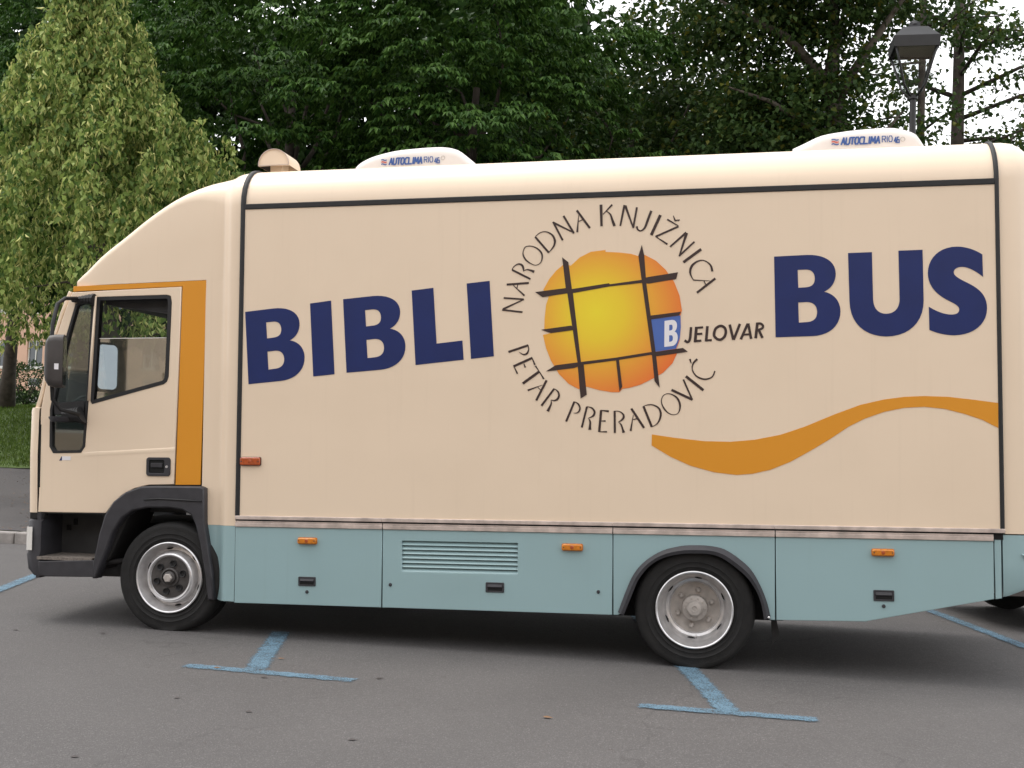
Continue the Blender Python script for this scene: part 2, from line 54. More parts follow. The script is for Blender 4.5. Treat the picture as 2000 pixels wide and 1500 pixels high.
DOOR = [(-0.8169,2.3814),(0.0263,2.4055),(0.0044,1.0126),(-0.1893,1.0068),(-0.2979,0.9803),(-0.3907,0.9323),(-0.4598,0.8701),(-0.5092,0.8044),(-1.04,0.8033),(-1.0359,0.9312),(-1.0384,1.5369),(-1.0209,1.6291),(-0.9753,1.8615),(-0.9253,2.0829),(-0.8733,2.2378)]
DOOR_QUARTER = [(-0.7863,2.2993),(-0.6428,2.3375),(-0.6557,1.9399),(-0.6694,1.5733),(-0.6848,1.2739),(-0.7155,1.23),(-0.9319,1.225),(-0.9615,1.2724),(-0.9655,1.5369),(-0.9306,1.7209),(-0.8877,1.9051),(-0.8522,2.0709)]
DOOR_WINDOW = [(-0.619,2.3444),(-0.0815,2.3492),(-0.054,2.3414),(-0.0451,2.2976),(-0.0561,1.7713),(-0.0669,1.7352),(-0.0898,1.7172),(-0.6376,1.577),(-0.6501,1.5989)]
BAND = [(-0.8101,2.4258),(0.2151,2.4489),(0.2004,1.0112),(0.0122,1.0091),(0.034,2.409),(-0.8131,2.3887)]
PILLAR = [(-0.8658,2.3951),(-0.8413,2.3872),(-0.8979,2.2428),(-0.9502,2.0871),(-1.0005,1.8645),(-1.0464,1.6309),(-1.0683,1.5494),(-1.1052,1.5531),(-1.0753,1.6421),(-1.025,1.8647),(-0.9747,2.0874),(-0.9264,2.2433)]
NOSE = [(-1.1402,1.5443),(-1.0551,1.5517),(-1.0471,1.4264),(-1.0439,0.7996),(-1.1249,0.8019)]
FENDER = [(-0.566,0.4836),(-0.528,0.6705),(-0.4883,0.7966),(-0.4281,0.8871),(-0.3363,0.9564),(-0.2207,0.9971),(-0.1241,1.0018),(0.2245,1.0024),(0.2551,0.9886),(0.2604,0.7488),(0.286,0.6156),(0.3244,0.4061),(0.3433,0.2248),(0.2944,0.2234),(0.2716,0.4047),(0.2292,0.6144),(0.1923,0.7405),(0.1604,0.8035),(0.0948,0.8378),(-0.005,0.8505),(-0.1782,0.8479),(-0.2823,0.8249),(-0.3588,0.7737),(-0.4263,0.6724),(-0.4698,0.5465),(-0.5104,0.4563),(-0.5466,0.3484),(-0.574,0.3477)]
STEPSKIRT = [(-0.9933,0.4593),(-0.5658,0.4765),(-0.5508,0.359),(-0.9301,0.3528),(-0.9864,0.3657)]
STEPTREAD = [(-1.0463,0.4964),(-0.6245,0.4877)]
BUMPER = [(-1.1239,0.7489),(-1.0113,0.758),(-0.9948,0.3526),(-1.0548,0.3475),(-1.1049,0.4041),(-1.125,0.5306)]
LAMP = [(-1.0969,0.6924),(-1.0407,0.6934),(-1.0482,0.5484),(-1.1005,0.551)]
ARCH_OUTER = [(3.1236,0.2316),(3.1665,0.3488),(3.2218,0.4723),(3.2953,0.5595),(3.4052,0.629),(3.5267,0.662),(3.6173,0.6682),(3.7075,0.6658),(3.7973,0.6466),(3.8864,0.5914),(3.9632,0.5211),(4.0217,0.4209),(4.0623,0.3146),(4.0823,0.2258)]
ARCH_INNER = [(3.1605,0.2157),(3.2126,0.344),(3.2586,0.4488),(3.332,0.536),(3.4174,0.5867),(3.5266,0.6135),(3.6172,0.6185),(3.7074,0.6163),(3.7851,0.5921),(3.8742,0.531),(3.9451,0.4667),(3.9979,0.3843),(4.0269,0.3016),(4.0411,0.2156)]
SPLITS = [0.4994,1.5414,3.0887,4.1132,5.416]
SKIRT_TOP = 0.7325
SKIRT_BOT = 0.2111
CUT = [(4.655,0.2195),(5.4125,0.38)]
RAILS = [0.8065,0.7802,0.7703,0.7588,0.7308]
VENT = [(1.6782,0.6577),(2.4629,0.6569),(2.464,0.4501),(1.6806,0.4539)]
HANDLES = [[(0.9523,0.4012),(1.0756,0.3391)],[(2.2512,0.3979),(2.3746,0.3328)],[(4.705,0.416),(4.8286,0.3488)]]
LOCKS = [(1.0143,0.2996),(1.5994,0.3636),(2.9948,0.3553),(4.7657,0.3172)]
MARKERS = [[(0.9479,0.6638),(1.0802,0.6232)],[(2.7579,0.6596),(2.8922,0.6178)],[(4.6979,0.6681),(4.83,0.6268)],[(0.5224,1.2063),(0.6693,1.1512)]]
DOOR_HANDLE = [(-0.2058,1.2008),(-0.024,1.0695)]
WHEELS = [0.0106,0.3559,3.6076,0.2562]
SEAL_X = [0.4857,0.5234,5.4506,5.4803]
SEAL_Z = [2.9291,2.9671]
AC1 = [(1.1054,3.3503),(1.1435,3.3945),(1.2258,3.4341),(1.3355,3.4617),(1.4449,3.4785),(1.6082,3.4876),(1.7164,3.4894),(1.7866,3.4853),(1.8512,3.472),(1.9105,3.443),(2.0127,3.3571)]
AC1_TEXT = [(1.3173,3.3822),(1.3588,3.3538),(1.378,3.353),(1.6257,3.3672),(1.6337,3.3775),(1.758,3.3725),(1.7847,3.3953)]
AC2 = [(4.2719,3.3655),(4.3558,3.4054),(4.467,3.4536),(4.6142,3.4759),(4.7513,3.486),(4.8874,3.4893),(4.9596,3.4841),(5.0403,3.4614),(5.0937,3.4305),(5.1331,3.3623)]
AC2_TEXT = [(4.5283,3.3645),(4.5761,3.3944),(4.5928,3.3653),(4.8441,3.3652),(4.8526,3.3754),(4.9729,3.3667),(4.9965,3.3939)]
ROOFVENT = [(0.4623,3.3287),(0.5512,3.4423),(0.6517,3.3288),(0.5415,3.3256),(0.6208,3.2962)]
POST = [(5.4158,0.7735),(5.4542,0.7774),(5.4538,0.3874),(5.4155,0.3801)]
REARBUMP = [(5.463,0.7744),(5.4567,0.3875),(5.4772,0.385),(5.5832,0.425)]
FLAP = [(4.1197,0.2071),(4.1443,0.0887),(4.0932,0.045),(4.0878,0.1996)]
STICKER = [(-0.8911,1.2069),(-0.7937,1.1711)]
FALLEN = [(1.1, -0.67), (0.863, -1.073), (1.219, -1.221), (1.839, -1.016), (1.471, -2.022), (1.005, -1.861), (2.128, -2.377), (-0.928, -0.35), (-0.339, -0.256), (2.92, -1.648), (1.117, -3.013)]
FALLEN_LABELS = [('tan dry leaf beside the stem of the left blue T marking', 0), ('tan dry leaf lying on the left end of the left blue T bar', 0), ('dark leaf just below the middle of the left blue T bar', 1), ('dark leaf lying to the right of the left blue T bar', 1), ('purplish dark leaf on bare asphalt below the left blue T marking', 1), ('dark leaf on the brown stain below and left of the left blue T', 1), ('dark leaf near the bottom edge midway between the two blue T markings', 1), ('small dark leaf at the left picture edge in front of the cab', 1), ('small dark leaf on the asphalt just in front of the front wheel', 1), ('brown leaf on the asphalt left of the right blue T bar', 0), ('small dark leaf near the bottom left corner of the car park', 1)]

# ------------------------------------------------------------------ materials
def srgb(r, g, b):
    f = lambda c: ((c / 255 + .055) / 1.055) ** 2.4 if c / 255 > .04045 else c / 255 / 12.92
    return (f(r), f(g), f(b), 1)

MATS = {}
def mat(name, base, rough=.5, metal=0., var=0., scale=6., bump=0., bscale=200., coat=0., spec=.5, detail=4.):
    if name in MATS: return MATS[name]
    m = bpy.data.materials.new(name); m.use_nodes = True
    nt = m.node_tree; p = nt.nodes['Principled BSDF']
    p.inputs['Base Color'].default_value = (*base[:3], 1)
    p.inputs['Roughness'].default_value = rough; p.inputs['Metallic'].default_value = metal
    p.inputs['Coat Weight'].default_value = coat; p.inputs['Specular IOR Level'].default_value = spec
    p.inputs['Coat Roughness'].default_value = .08
    tc = nt.nodes.new('ShaderNodeTexCoord')
    if var:
        n = nt.nodes.new('ShaderNodeTexNoise'); n.inputs['Scale'].default_value = scale; n.inputs['Detail'].default_value = detail
        nt.links.new(tc.outputs['Object'], n.inputs['Vector'])
        mx = nt.nodes.new('ShaderNodeMix'); mx.data_type = 'RGBA'
        mx.inputs['A'].default_value = (*[c * (1 - var) for c in base[:3]], 1); mx.inputs['B'].default_value = (*[min(1, c * (1 + var)) for c in base[:3]], 1)
        rp = nt.nodes.new('ShaderNodeMapRange'); rp.inputs['From Min'].default_value = .3; rp.inputs['From Max'].default_value = .7
        nt.links.new(n.outputs[0], rp.inputs[0]); nt.links.new(rp.outputs[0], mx.inputs['Factor']); nt.links.new(mx.outputs['Result'], p.inputs['Base Color'])
    if bump:
        n2 = nt.nodes.new('ShaderNodeTexNoise'); n2.inputs['Scale'].default_value = bscale; n2.inputs['Detail'].default_value = 3
        nt.links.new(tc.outputs['Object'], n2.inputs['Vector'])
        b = nt.nodes.new('ShaderNodeBump'); b.inputs['Strength'].default_value = bump; b.inputs['Distance'].default_value = .01
        nt.links.new(n2.outputs[0], b.inputs['Height']); nt.links.new(b.outputs[0], p.inputs['Normal'])
    MATS[name] = m
    return m

def paint(name, base, dirt=.25, rough=.38):
    """vehicle paint: faint mottling, rain streaks running down and a little road dust"""
    m = bpy.data.materials.new(name); m.use_nodes = True; nt = m.node_tree; N = nt.nodes; Lk = nt.links
    p = N['Principled BSDF']; p.inputs['Roughness'].default_value = rough; p.inputs['Coat Weight'].default_value = .25; p.inputs['Coat Roughness'].default_value = .2
    tc = N.new('ShaderNodeTexCoord')
    n = N.new('ShaderNodeTexNoise'); n.inputs['Scale'].default_value = 1.6; n.inputs['Detail'].default_value = 6
    Lk.new(tc.outputs['Object'], n.inputs['Vector'])
    mp = N.new('ShaderNodeMapping'); mp.inputs['Scale'].default_value = (26, 26, .9); Lk.new(tc.outputs['Object'], mp.inputs['Vector'])
    n2 = N.new('ShaderNodeTexNoise'); n2.inputs['Scale'].default_value = 1.0; n2.inputs['Detail'].default_value = 3; Lk.new(mp.outputs[0], n2.inputs['Vector'])
    r2 = N.new('ShaderNodeMapRange'); r2.inputs['From Min'].default_value = .58; r2.inputs['From Max'].default_value = .85; r2.inputs['To Max'].default_value = dirt * .45
    Lk.new(n2.outputs[0], r2.inputs[0])
    r1 = N.new('ShaderNodeMapRange'); r1.inputs['From Min'].default_value = .45; r1.inputs['From Max'].default_value = .75; r1.inputs['To Max'].default_value = dirt * .4
    Lk.new(n.outputs[0], r1.inputs[0])
    ad = N.new('ShaderNodeMath'); ad.operation = 'ADD'; Lk.new(r1.outputs[0], ad.inputs[0]); Lk.new(r2.outputs[0], ad.inputs[1])
    mx = N.new('ShaderNodeMix'); mx.data_type = 'RGBA'; mx.inputs['A'].default_value = (*base[:3], 1)
    mx.inputs['B'].default_value = (base[0] * .72 + .02, base[1] * .7 + .015, base[2] * .66 + .01, 1)
    Lk.new(ad.outputs[0], mx.inputs['Factor']); Lk.new(mx.outputs['Result'], p.inputs['Base Color'])
    n3 = N.new('ShaderNodeTexNoise'); n3.inputs['Scale'].default_value = 2.2; n3.inputs['Detail'].default_value = 2; Lk.new(tc.outputs['Object'], n3.inputs['Vector'])
    b = N.new('ShaderNodeBump'); b.inputs['Strength'].default_value = .10; b.inputs['Distance'].default_value = .03
    Lk.new(n3.outputs[0], b.inputs['Height']); Lk.new(b.outputs[0], p.inputs['Normal']); Lk.new(b.outputs[0], p.inputs['Coat Normal'])
    MATS[name] = m; return m

def glass(name, tint, refl):
    m = bpy.data.materials.new(name); m.use_nodes = True; nt = m.node_tree; N = nt.nodes
    N.remove(N['Principled BSDF'])
    t = N.new('ShaderNodeBsdfTransparent'); t.inputs[0].default_value = (*tint, 1)
    g = N.new('ShaderNodeBsdfGlossy'); g.inputs['Roughness'].default_value = .02; g.inputs['Color'].default_value = (.9, .92, .9, 1)
    fr = N.new('ShaderNodeLayerWeight'); pw = N.new('ShaderNodeMath'); pw.operation = 'POWER'; pw.inputs[1].default_value = 4.5
    nt.links.new(fr.outputs['Facing'], pw.inputs[0])
    ad = N.new('ShaderNodeMath'); ad.operation = 'ADD'; ad.use_clamp = True; ad.inputs[1].default_value = refl
    nt.links.new(pw.outputs[0], ad.inputs[0])
    mx = N.new('ShaderNodeMixShader'); nt.links.new(ad.outputs[0], mx.inputs[0]); nt.links.new(t.outputs[0], mx.inputs[1]); nt.links.new(g.outputs[0], mx.inputs[2])
    nt.links.new(mx.outputs[0], N['Material Output'].inputs['Surface'])
    MATS[name] = m; return m

def leaf_mat(name, dark, light, trans=.3, third=None, rough=.5):
    m = bpy.data.materials.new(name); m.use_nodes = True; nt = m.node_tree; N = nt.nodes; Lk = nt.links
    p = N['Principled BSDF']; p.inputs['Roughness'].default_value = rough; p.inputs['Specular IOR Level'].default_value = .16
    g = N.new('ShaderNodeNewGeometry'); cr = N.new('ShaderNodeValToRGB')
    cr.color_ramp.elements[0].color = (*dark, 1); cr.color_ramp.elements[1].color = (*light, 1)
    if third:
        e = cr.color_ramp.elements.new(.86); e.color = (*light, 1); cr.color_ramp.elements[-1].color = (*third, 1)
    Lk.new(g.outputs['Random Per Island'], cr.inputs[0]); Lk.new(cr.outputs[0], p.inputs['Base Color'])
    tr = N.new('ShaderNodeBsdfTranslucent'); Lk.new(cr.outputs[0], tr.inputs[0])
    mx = N.new('ShaderNodeMixShader'); mx.inputs[0].default_value = trans
    Lk.new(p.outputs[0], mx.inputs[1]); Lk.new(tr.outputs[0], mx.inputs[2]); Lk.new(mx.outputs[0], N['Material Output'].inputs['Surface'])
    MATS[name] = m; return m

def asphalt(name, a, b, speck, stain=.5):
    m = bpy.data.materials.new(name); m.use_nodes = True; nt = m.node_tree; N = nt.nodes; Lk = nt.links
    p = N['Principled BSDF']; p.inputs['Roughness'].default_value = .85; p.inputs['Specular IOR Level'].default_value = .3
    tc = N.new('ShaderNodeTexCoord')
    def noise(s, d, r=.5):
        n = N.new('ShaderNodeTexNoise'); n.inputs['Scale'].default_value = s; n.inputs['Detail'].default_value = d; n.inputs['Roughness'].default_value = r
        Lk.new(tc.outputs['Object'], n.inputs['Vector']); return n.outputs[0]
    def ramp(src, lo, hi, t0=0., t1=1.):
        r = N.new('ShaderNodeMapRange'); r.inputs['From Min'].default_value = lo; r.inputs['From Max'].default_value = hi
        r.inputs['To Min'].default_value = t0; r.inputs['To Max'].default_value = t1; Lk.new(src, r.inputs[0]); return r.outputs[0]
    def mix(f, A, B, blend='MIX'):
        x = N.new('ShaderNodeMix'); x.data_type = 'RGBA'; x.blend_type = blend
        if isinstance(f, float): x.inputs['Factor'].default_value = f
        else: Lk.new(f, x.inputs['Factor'])
        for k, v in (('A', A), ('B', B)):
            if isinstance(v, tuple): x.inputs[k].default_value = (*v, 1)
            else: Lk.new(v, x.inputs[k])
        return x.outputs['Result']
    c = mix(ramp(noise(.55, 6, .6), .35, .65), a, b)
    vo = N.new('ShaderNodeTexVoronoi'); vo.inputs['Scale'].default_value = 165; Lk.new(tc.outputs['Object'], vo.inputs['Vector'])
    sp = N.new('ShaderNodeSeparateColor'); Lk.new(vo.outputs['Color'], sp.inputs[0])
    c = mix(ramp(sp.outputs[0], .0, 1., 0., .42), c, tuple(v * .55 for v in a))
    c = mix(ramp(sp.outputs[1], .85, .93, 0., .6), c, speck)                     # pale stones in the binder
    c = mix(ramp(noise(320, 2), .35, .65, 0., .35), c, tuple(v * .5 for v in a))
    c = mix(ramp(noise(2.3, 8, .7), .6, .78, 0., stain), c, tuple(v * .62 for v in a))  # oil and wear stains
    n5 = noise(9, 4, .65)
    c = mix(ramp(n5, .65, .73, 0., .5), c, (.05, .035, .03))
    # hairline cracks and a few repaired, darker patches
    ds = N.new('ShaderNodeTexNoise'); ds.inputs['Scale'].default_value = 1.1; ds.inputs['Detail'].default_value = 6; Lk.new(tc.outputs['Object'], ds.inputs['Vector'])
    vm = N.new('ShaderNodeVectorMath'); vm.operation = 'MULTIPLY_ADD'; vm.inputs[1].default_value = (.9, .9, .9); Lk.new(ds.outputs['Color'], vm.inputs[0]); Lk.new(tc.outputs['Object'], vm.inputs[2])
    ve = N.new('ShaderNodeTexVoronoi'); ve.feature = 'DISTANCE_TO_EDGE'; ve.inputs['Scale'].default_value = .42; Lk.new(vm.outputs[0], ve.inputs['Vector'])
    mk = N.new('ShaderNodeMath'); mk.operation = 'MULTIPLY'; Lk.new(ramp(ve.outputs['Distance'], .0, .005, .28, 0.), mk.inputs[0]); Lk.new(ramp(noise(.8, 3), .45, .6), mk.inputs[1])
    c = mix(mk.outputs[0], c, (.03, .028, .027))
    c = mix(ramp(noise(.23, 2), .52, .60, 0., .22), c, tuple(v * .6 for v in a))
    Lk.new(c, p.inputs['Base Color'])
    bmp = N.new('ShaderNodeBump'); bmp.inputs['Strength'].default_value = .5; bmp.inputs['Distance'].default_value = .006
    Lk.new(vo.outputs['Distance'], bmp.inputs['Height'])
    b2 = N.new('ShaderNodeBump'); b2.inputs['Strength'].default_value = .25; b2.inputs['Distance'].default_value = .02
    Lk.new(noise(14, 5), b2.inputs['Height']); Lk.new(b2.outputs[0], bmp.inputs['Normal']); Lk.new(bmp.outputs[0], p.inputs['Normal'])
    MATS[name] = m; return m

def worn_paint(name, base):
    """road paint rubbed through to the asphalt in grains and towards ragged places"""
    m = bpy.data.materials.new(name); m.use_nodes = True; nt = m.node_tree; N = nt.nodes; Lk = nt.links
    p = N['Principled BSDF']; p.inputs['Base Color'].default_value = (*base, 1); p.inputs['Roughness'].default_value = .8
    tc = N.new('ShaderNodeTexCoord')
    n = N.new('ShaderNodeTexNoise'); n.inputs['Scale'].default_value = 130; n.inputs['Detail'].default_value = 3; Lk.new(tc.outputs['Object'], n.inputs['Vector'])
    n2 = N.new('ShaderNodeTexNoise'); n2.inputs['Scale'].default_value = 7; n2.inputs['Detail'].default_value = 4; Lk.new(tc.outputs['Object'], n2.inputs['Vector'])
    at = N.new('ShaderNodeAttribute'); at.attribute_name = 'wear'
    s = N.new('ShaderNodeMath'); s.operation = 'MULTIPLY_ADD'; s.inputs[1].default_value = .45; Lk.new(n2.outputs[0], s.inputs[0]); Lk.new(n.outputs[0], s.inputs[2])
    s2 = N.new('ShaderNodeMath'); s2.operation = 'ADD'; Lk.new(s.outputs[0], s2.inputs[0]); Lk.new(at.outputs['Fac'], s2.inputs[1])
    r = N.new('ShaderNodeMapRange'); r.inputs['From Min'].default_value = .68; r.inputs['From Max'].default_value = .95; Lk.new(s2.outputs[0], r.inputs[0])
    t = N.new('ShaderNodeBsdfTransparent'); mx = N.new('ShaderNodeMixShader')
    Lk.new(r.outputs[0], mx.inputs[0]); Lk.new(p.outputs[0], mx.inputs[1]); Lk.new(t.outputs[0], mx.inputs[2]); Lk.new(mx.outputs[0], N['Material Output'].inputs['Surface'])
    MATS[name] = m; return m

CREAM = paint('cream_paint', (.805, .650, .490), dirt=.32); TEAL = paint('teal_paint', (.295, .430, .448), dirt=.36, rough=.33)
OCHRE = paint('ochre_paint', (.69, .275, .010), dirt=.12, rough=.5)
NAVY = mat('navy_film', (.004, .0165, .108), .4, var=.08); BROWN = mat('brown_film', (.040, .022, .020), .4, var=.1)
PLASTIC = mat('dark_plastic', (.032, .031, .036), .55, var=.2, scale=12, bump=.12, bscale=350)
RUBBER = mat('black_rubber', (.012, .012, .013), .6, var=.2, scale=20)
TYRE = mat('tyre_rubber', (.0085, .008, .0078), .78, var=.35, scale=14, bump=.2, bscale=90)
BLACK = mat('underbody_black', (.012, .011, .011), .8, var=.2, scale=5)
TRIM = mat('aluminium_trim', (.56, .47, .42), .38, metal=.25, var=.26, scale=11, detail=8)
STEEL = mat('painted_steel', (.66, .65, .65), .30, metal=.7, var=.15, scale=16)
HUBGREY = mat('hub_grey', (.075, .07, .068), .5, metal=.3, var=.25, scale=20)
DUSTY = mat('dusty_hub', (.42, .385, .355), .6, metal=.15, var=.2, scale=18)
MIRRORSHELL = mat('mirror_shell', (.050, .044, .042), .5, var=.15, scale=10)
AMBER = mat('amber_lens', (.60, .19, .008), .25, var=.2, scale=60, coat=.6)
REDLENS = mat('amber_dark_lens', (.40, .07, .012), .25, var=.25, scale=60, coat=.6)
WHITEGRP = mat('white_fibreglass', (.70, .66, .63), .4, var=.06, scale=3)
INTERIOR = mat('interior_grey', (.035, .035, .036), .7, var=.2, scale=8)
SEATCLOTH = mat('seat_cloth', (.05, .055, .07), .9, var=.3, scale=60)
CLEARLENS = mat('clear_lens', (.72, .70, .66), .15, coat=.8)
TREAD = mat('step_tread', (.17, .145, .125), .7, var=.4, scale=80, bump=.5, bscale=120)
TINT = glass('window_glass', (.72, .78, .76), .06); QUARTER = glass('quarter_glass', (.66, .70, .67), .16); TINT2 = glass('lowered_pane_glass', (.55, .57, .53), .42)
MIRROR = mat('mirror_glass', (.42, .47, .52), .02, metal=1.)
WHITEFILM = mat('white_film', (.78, .76, .78), .4); BLUEFILM = mat('blue_film', (.07, .14, .42), .4, var=.06)
ACBLUE = mat('ac_blue_print', (.035, .09, .30), .5); ACRED = mat('ac_red_print', (.55, .08, .06), .5)
SHADOWGAP = mat('panel_gap', (.006, .006, .006), .9)

ASPHALT = asphalt('asphalt', (.110, .104, .103), (.138, .130, .128), (.22, .21, .205))
ASPHALT2 = asphalt('path_asphalt', (.095, .088, .088), (.115, .106, .104), (.16, .15, .145), .35)
LINEBLUE = worn_paint('blue_road_paint', (.105, .185, .250))
STONE = mat('kerb_stone', (.27, .25, .235), .85, var=.22, scale=7, bump=.5, bscale=40)
GRASSGROUND = mat('grass_ground', (.07, .11, .024), .95, var=.45, scale=1.6, bump=.6, bscale=25, detail=8)
BARK = mat('bark', (.055, .043, .034), .9, var=.4, scale=7, bump=.9, bscale=14)
BARK2 = mat('pale_bark', (.075, .063, .048), .9, var=.35, scale=6, bump=.8, bscale=16)
LIME = leaf_mat('lime_leaf', (.050, .110, .022), (.29, .375, .10), .42, (.48, .55, .20))
BRACT = leaf_mat('lime_bract', (.42, .46, .13), (.72, .70, .30), .35)
CHEST = leaf_mat('chestnut_leaf', (.020, .060, .012), (.085, .165, .032), .28)
MAPLE = leaf_mat('maple_leaf', (.026, .058, .016), (.062, .105, .026), .3, (.13, .13, .02))
DARKLEAF = leaf_mat('far_leaf', (.020, .045, .014), (.045, .085, .022), .25)
PINE = leaf_mat('pine_needle', (.030, .055, .026), (.065, .095, .045), .15)
SHRUB = leaf_mat('shrub_leaf', (.025, .055, .018), (.06, .10, .03), .25)
GRASSBLADE = leaf_mat('grass_blade', (.065, .12, .02), (.16, .23, .045), .3)
DRYLEAF = mat('dry_leaf', (.20, .11, .055), .8, var=.4, scale=40)
PINKWALL = mat('pink_plaster', (.58, .36, .27), .9, var=.08, scale=.8)
ROOFTILE = mat('roof_tile', (.26, .11, .07), .85, var=.25, scale=5)
FRAMEWHITE = mat('window_frame', (.62, .60, .56), .5); DARKGLASS = mat('house_glass', (.03, .04, .05), .08, spec=.8)
IRON = mat('lamp_iron', (.014, .014, .015), .5, var=.2, scale=12); LAMPROOF = mat('lamp_roof', (.022, .023, .026), .65, metal=0., var=.15, scale=10)
LAMPGLASS = glass('lamp_glass', (.88, .9, .9), .05)
CARPAINT = mat('dark_car_paint', (.018, .014, .018), .25, coat=.8)

def gradient_film():
    m = bpy.data.materials.new('sun_print'); m.use_nodes = True; nt = m.node_tree; N = nt.nodes; Lk = nt.links
    p = N['Principled BSDF']; p.inputs['Roughness'].default_value = .4
    tc = N.new('ShaderNodeTexCoord'); mp = N.new('ShaderNodeMapping'); mp.vector_type = 'POINT'
    mp.inputs['Location'].default_value = (-DISC_CENTRE[0], 0, -DISC_CENTRE[1]); Lk.new(tc.outputs['Object'], mp.inputs['Vector'])
    ln = N.new('ShaderNodeVectorMath'); ln.operation = 'LENGTH'; Lk.new(mp.outputs[0], ln.inputs[0])
    r = N.new('ShaderNodeMapRange'); r.inputs['From Max'].default_value = .62; Lk.new(ln.outputs['Value'], r.inputs[0])
    cr = N.new('ShaderNodeValToRGB'); E = cr.color_ramp.elements
    E[0].color = (.84, .68, .030, 1); E[1].color = (.78, .135, .030, 1)
    for pos, c in ((.30, (.82, .58, .030, 1)), (.58, (.80, .38, .036, 1)), (.80, (.79, .25, .036, 1))):
        e = E.new(pos); e.color = c
    Lk.new(r.outputs[0], cr.inputs[0]); Lk.new(cr.outputs[0], p.inputs['Base Color'])
    return m
SUNPRINT = gradient_film()

# ------------------------------------------------------------------ mesh helpers
def link(o, parent=None):
    col.objects.link(o)
    if parent is not None: o.parent = parent
    return o
def mesh_obj(name, verts, faces, m, parent=None, smooth=False):
    me = bpy.data.meshes.new(name); me.from_pydata([tuple(map(float, v)) for v in verts], [], faces); me.update()
    me.materials.append(m)
    if smooth: me.shade_smooth()
    return link(bpy.data.objects.new(name, me), parent)
def empty(name, loc=(0, 0, 0), rot=(0, 0, 0), parent=None):
    o = bpy.data.objects.new(name, None); o.location = loc; o.rotation_euler = rot; o.empty_display_size = .2
    return link(o, parent)
def tag(o, label, cat, group=None):
    o['label'] = label; o['category'] = cat
    if group: o['group'] = group
    return o
def structure(o): o['kind'] = 'structure'; return o

def plate(name, outline, y0, thick, m, parent=None, holes=(), bevel=0.):
    """a flat panel in the x-z plane, its front face at y0 and its back at y0+thick"""
    cu = bpy.data.curves.new(name, 'CURVE'); cu.dimensions = '2D'; cu.fill_mode = 'BOTH'
    cu.extrude = max(0., thick / 2 - bevel); cu.bevel_depth = bevel; cu.bevel_resolution = 1; cu.offset = -bevel
    for ring in (outline, *holes):
        s = cu.splines.new('POLY'); s.points.add(len(ring) - 1); s.use_cyclic_u = True
        for pt, (x, z) in zip(s.points, ring): pt.co = (x, z, 0, 1)
    tmp = bpy.data.objects.new('tmp', cu)
    me = bpy.data.meshes.new_from_object(tmp); bpy.data.objects.remove(tmp); bpy.data.curves.remove(cu)
    n = len(me.vertices); co = np.empty(n * 3); me.vertices.foreach_get('co', co); co = co.reshape(-1, 3)
    out = np.stack([co[:, 0], y0 + thick / 2 - co[:, 2], co[:, 1]], 1)
    me.vertices.foreach_set('co', out.ravel()); me.update()
    me.materials.clear(); me.materials.append(m); me.name = name
    return link(bpy.data.objects.new(name, me), parent)

def rect(x0, x1, z0, z1, r=0., n=4):
    if r <= 0: return [(x0, z0), (x1, z0), (x1, z1), (x0, z1)]
    P = []
    for cx, cz, a0 in ((x1 - r, z0 + r, -90), (x1 - r, z1 - r, 0), (x0 + r, z1 - r, 90), (x0 + r, z0 + r, 180)):
        for i in range(n + 1):
            a = math.radians(a0 + 90 * i / n); P.append((cx + r * math.cos(a), cz + r * math.sin(a)))
    return P
def inset(P, d):
    """shrink a ring by d"""
    n = len(P); A = sum(P[i][0] * P[(i + 1) % n][1] - P[(i + 1) % n][0] * P[i][1] for i in range(n)); s = 1 if A > 0 else -1
    out = []
    for i in range(n):
        p0, p1, p2 = Vector(P[i - 1]), Vector(P[i]), Vector(P[(i + 1) % n])
        a = (p1 - p0).normalized(); b = (p2 - p1).normalized()
        na = Vector((-a.y, a.x)) * s; nb = Vector((-b.y, b.x)) * s; k = (na + nb)
        k = k / max(.3, k.dot(na)) if k.length > 1e-6 else na
        q = p1 + k * d; out.append((q.x, q.y))
    return out

def box(name, x0, x1, y0, y1, z0, z1, m, parent=None, bev=.0):
    bm = bmesh.new(); bmesh.ops.create_cube(bm, size=1)
    for v in bm.verts: v.co = Vector(((x0 + x1) / 2 + v.co.x * (x1 - x0), (y0 + y1) / 2 + v.co.y * (y1 - y0), (z0 + z1) / 2 + v.co.z * (z1 - z0)))
    if bev: bmesh.ops.bevel(bm, geom=list(bm.edges), offset=bev, segments=2, affect='EDGES', profile=.5)
    me = bpy.data.meshes.new(name); bm.to_mesh(me); bm.free(); me.materials.append(m)
    return link(bpy.data.objects.new(name, me), parent)

def lathe(name, prof, m, parent=None, seg=48, axis='y', smooth=True, closed=False):
    V = []; Fc = []; n = len(prof)
    for i in range(seg):
        a = 2 * math.pi * i / seg
        for r, h in prof:
            V.append((r * math.cos(a), h, r * math.sin(a)) if axis == 'y' else (r * math.cos(a), r * math.sin(a), h))
    for i in range(seg):
        j = (i + 1) % seg
        for k in range(n if closed else n - 1):
            l = (k + 1) % n
            Fc.append((i * n + k, i * n + l, j * n + l, j * n + k) if axis == 'y' else (i * n + k, j * n + k, j * n + l, i * n + l))
    o = mesh_obj(name, V, Fc, m, parent, smooth)
    if smooth:
        o.data.set_sharp_from_angle(angle=math.radians(38))
    return o

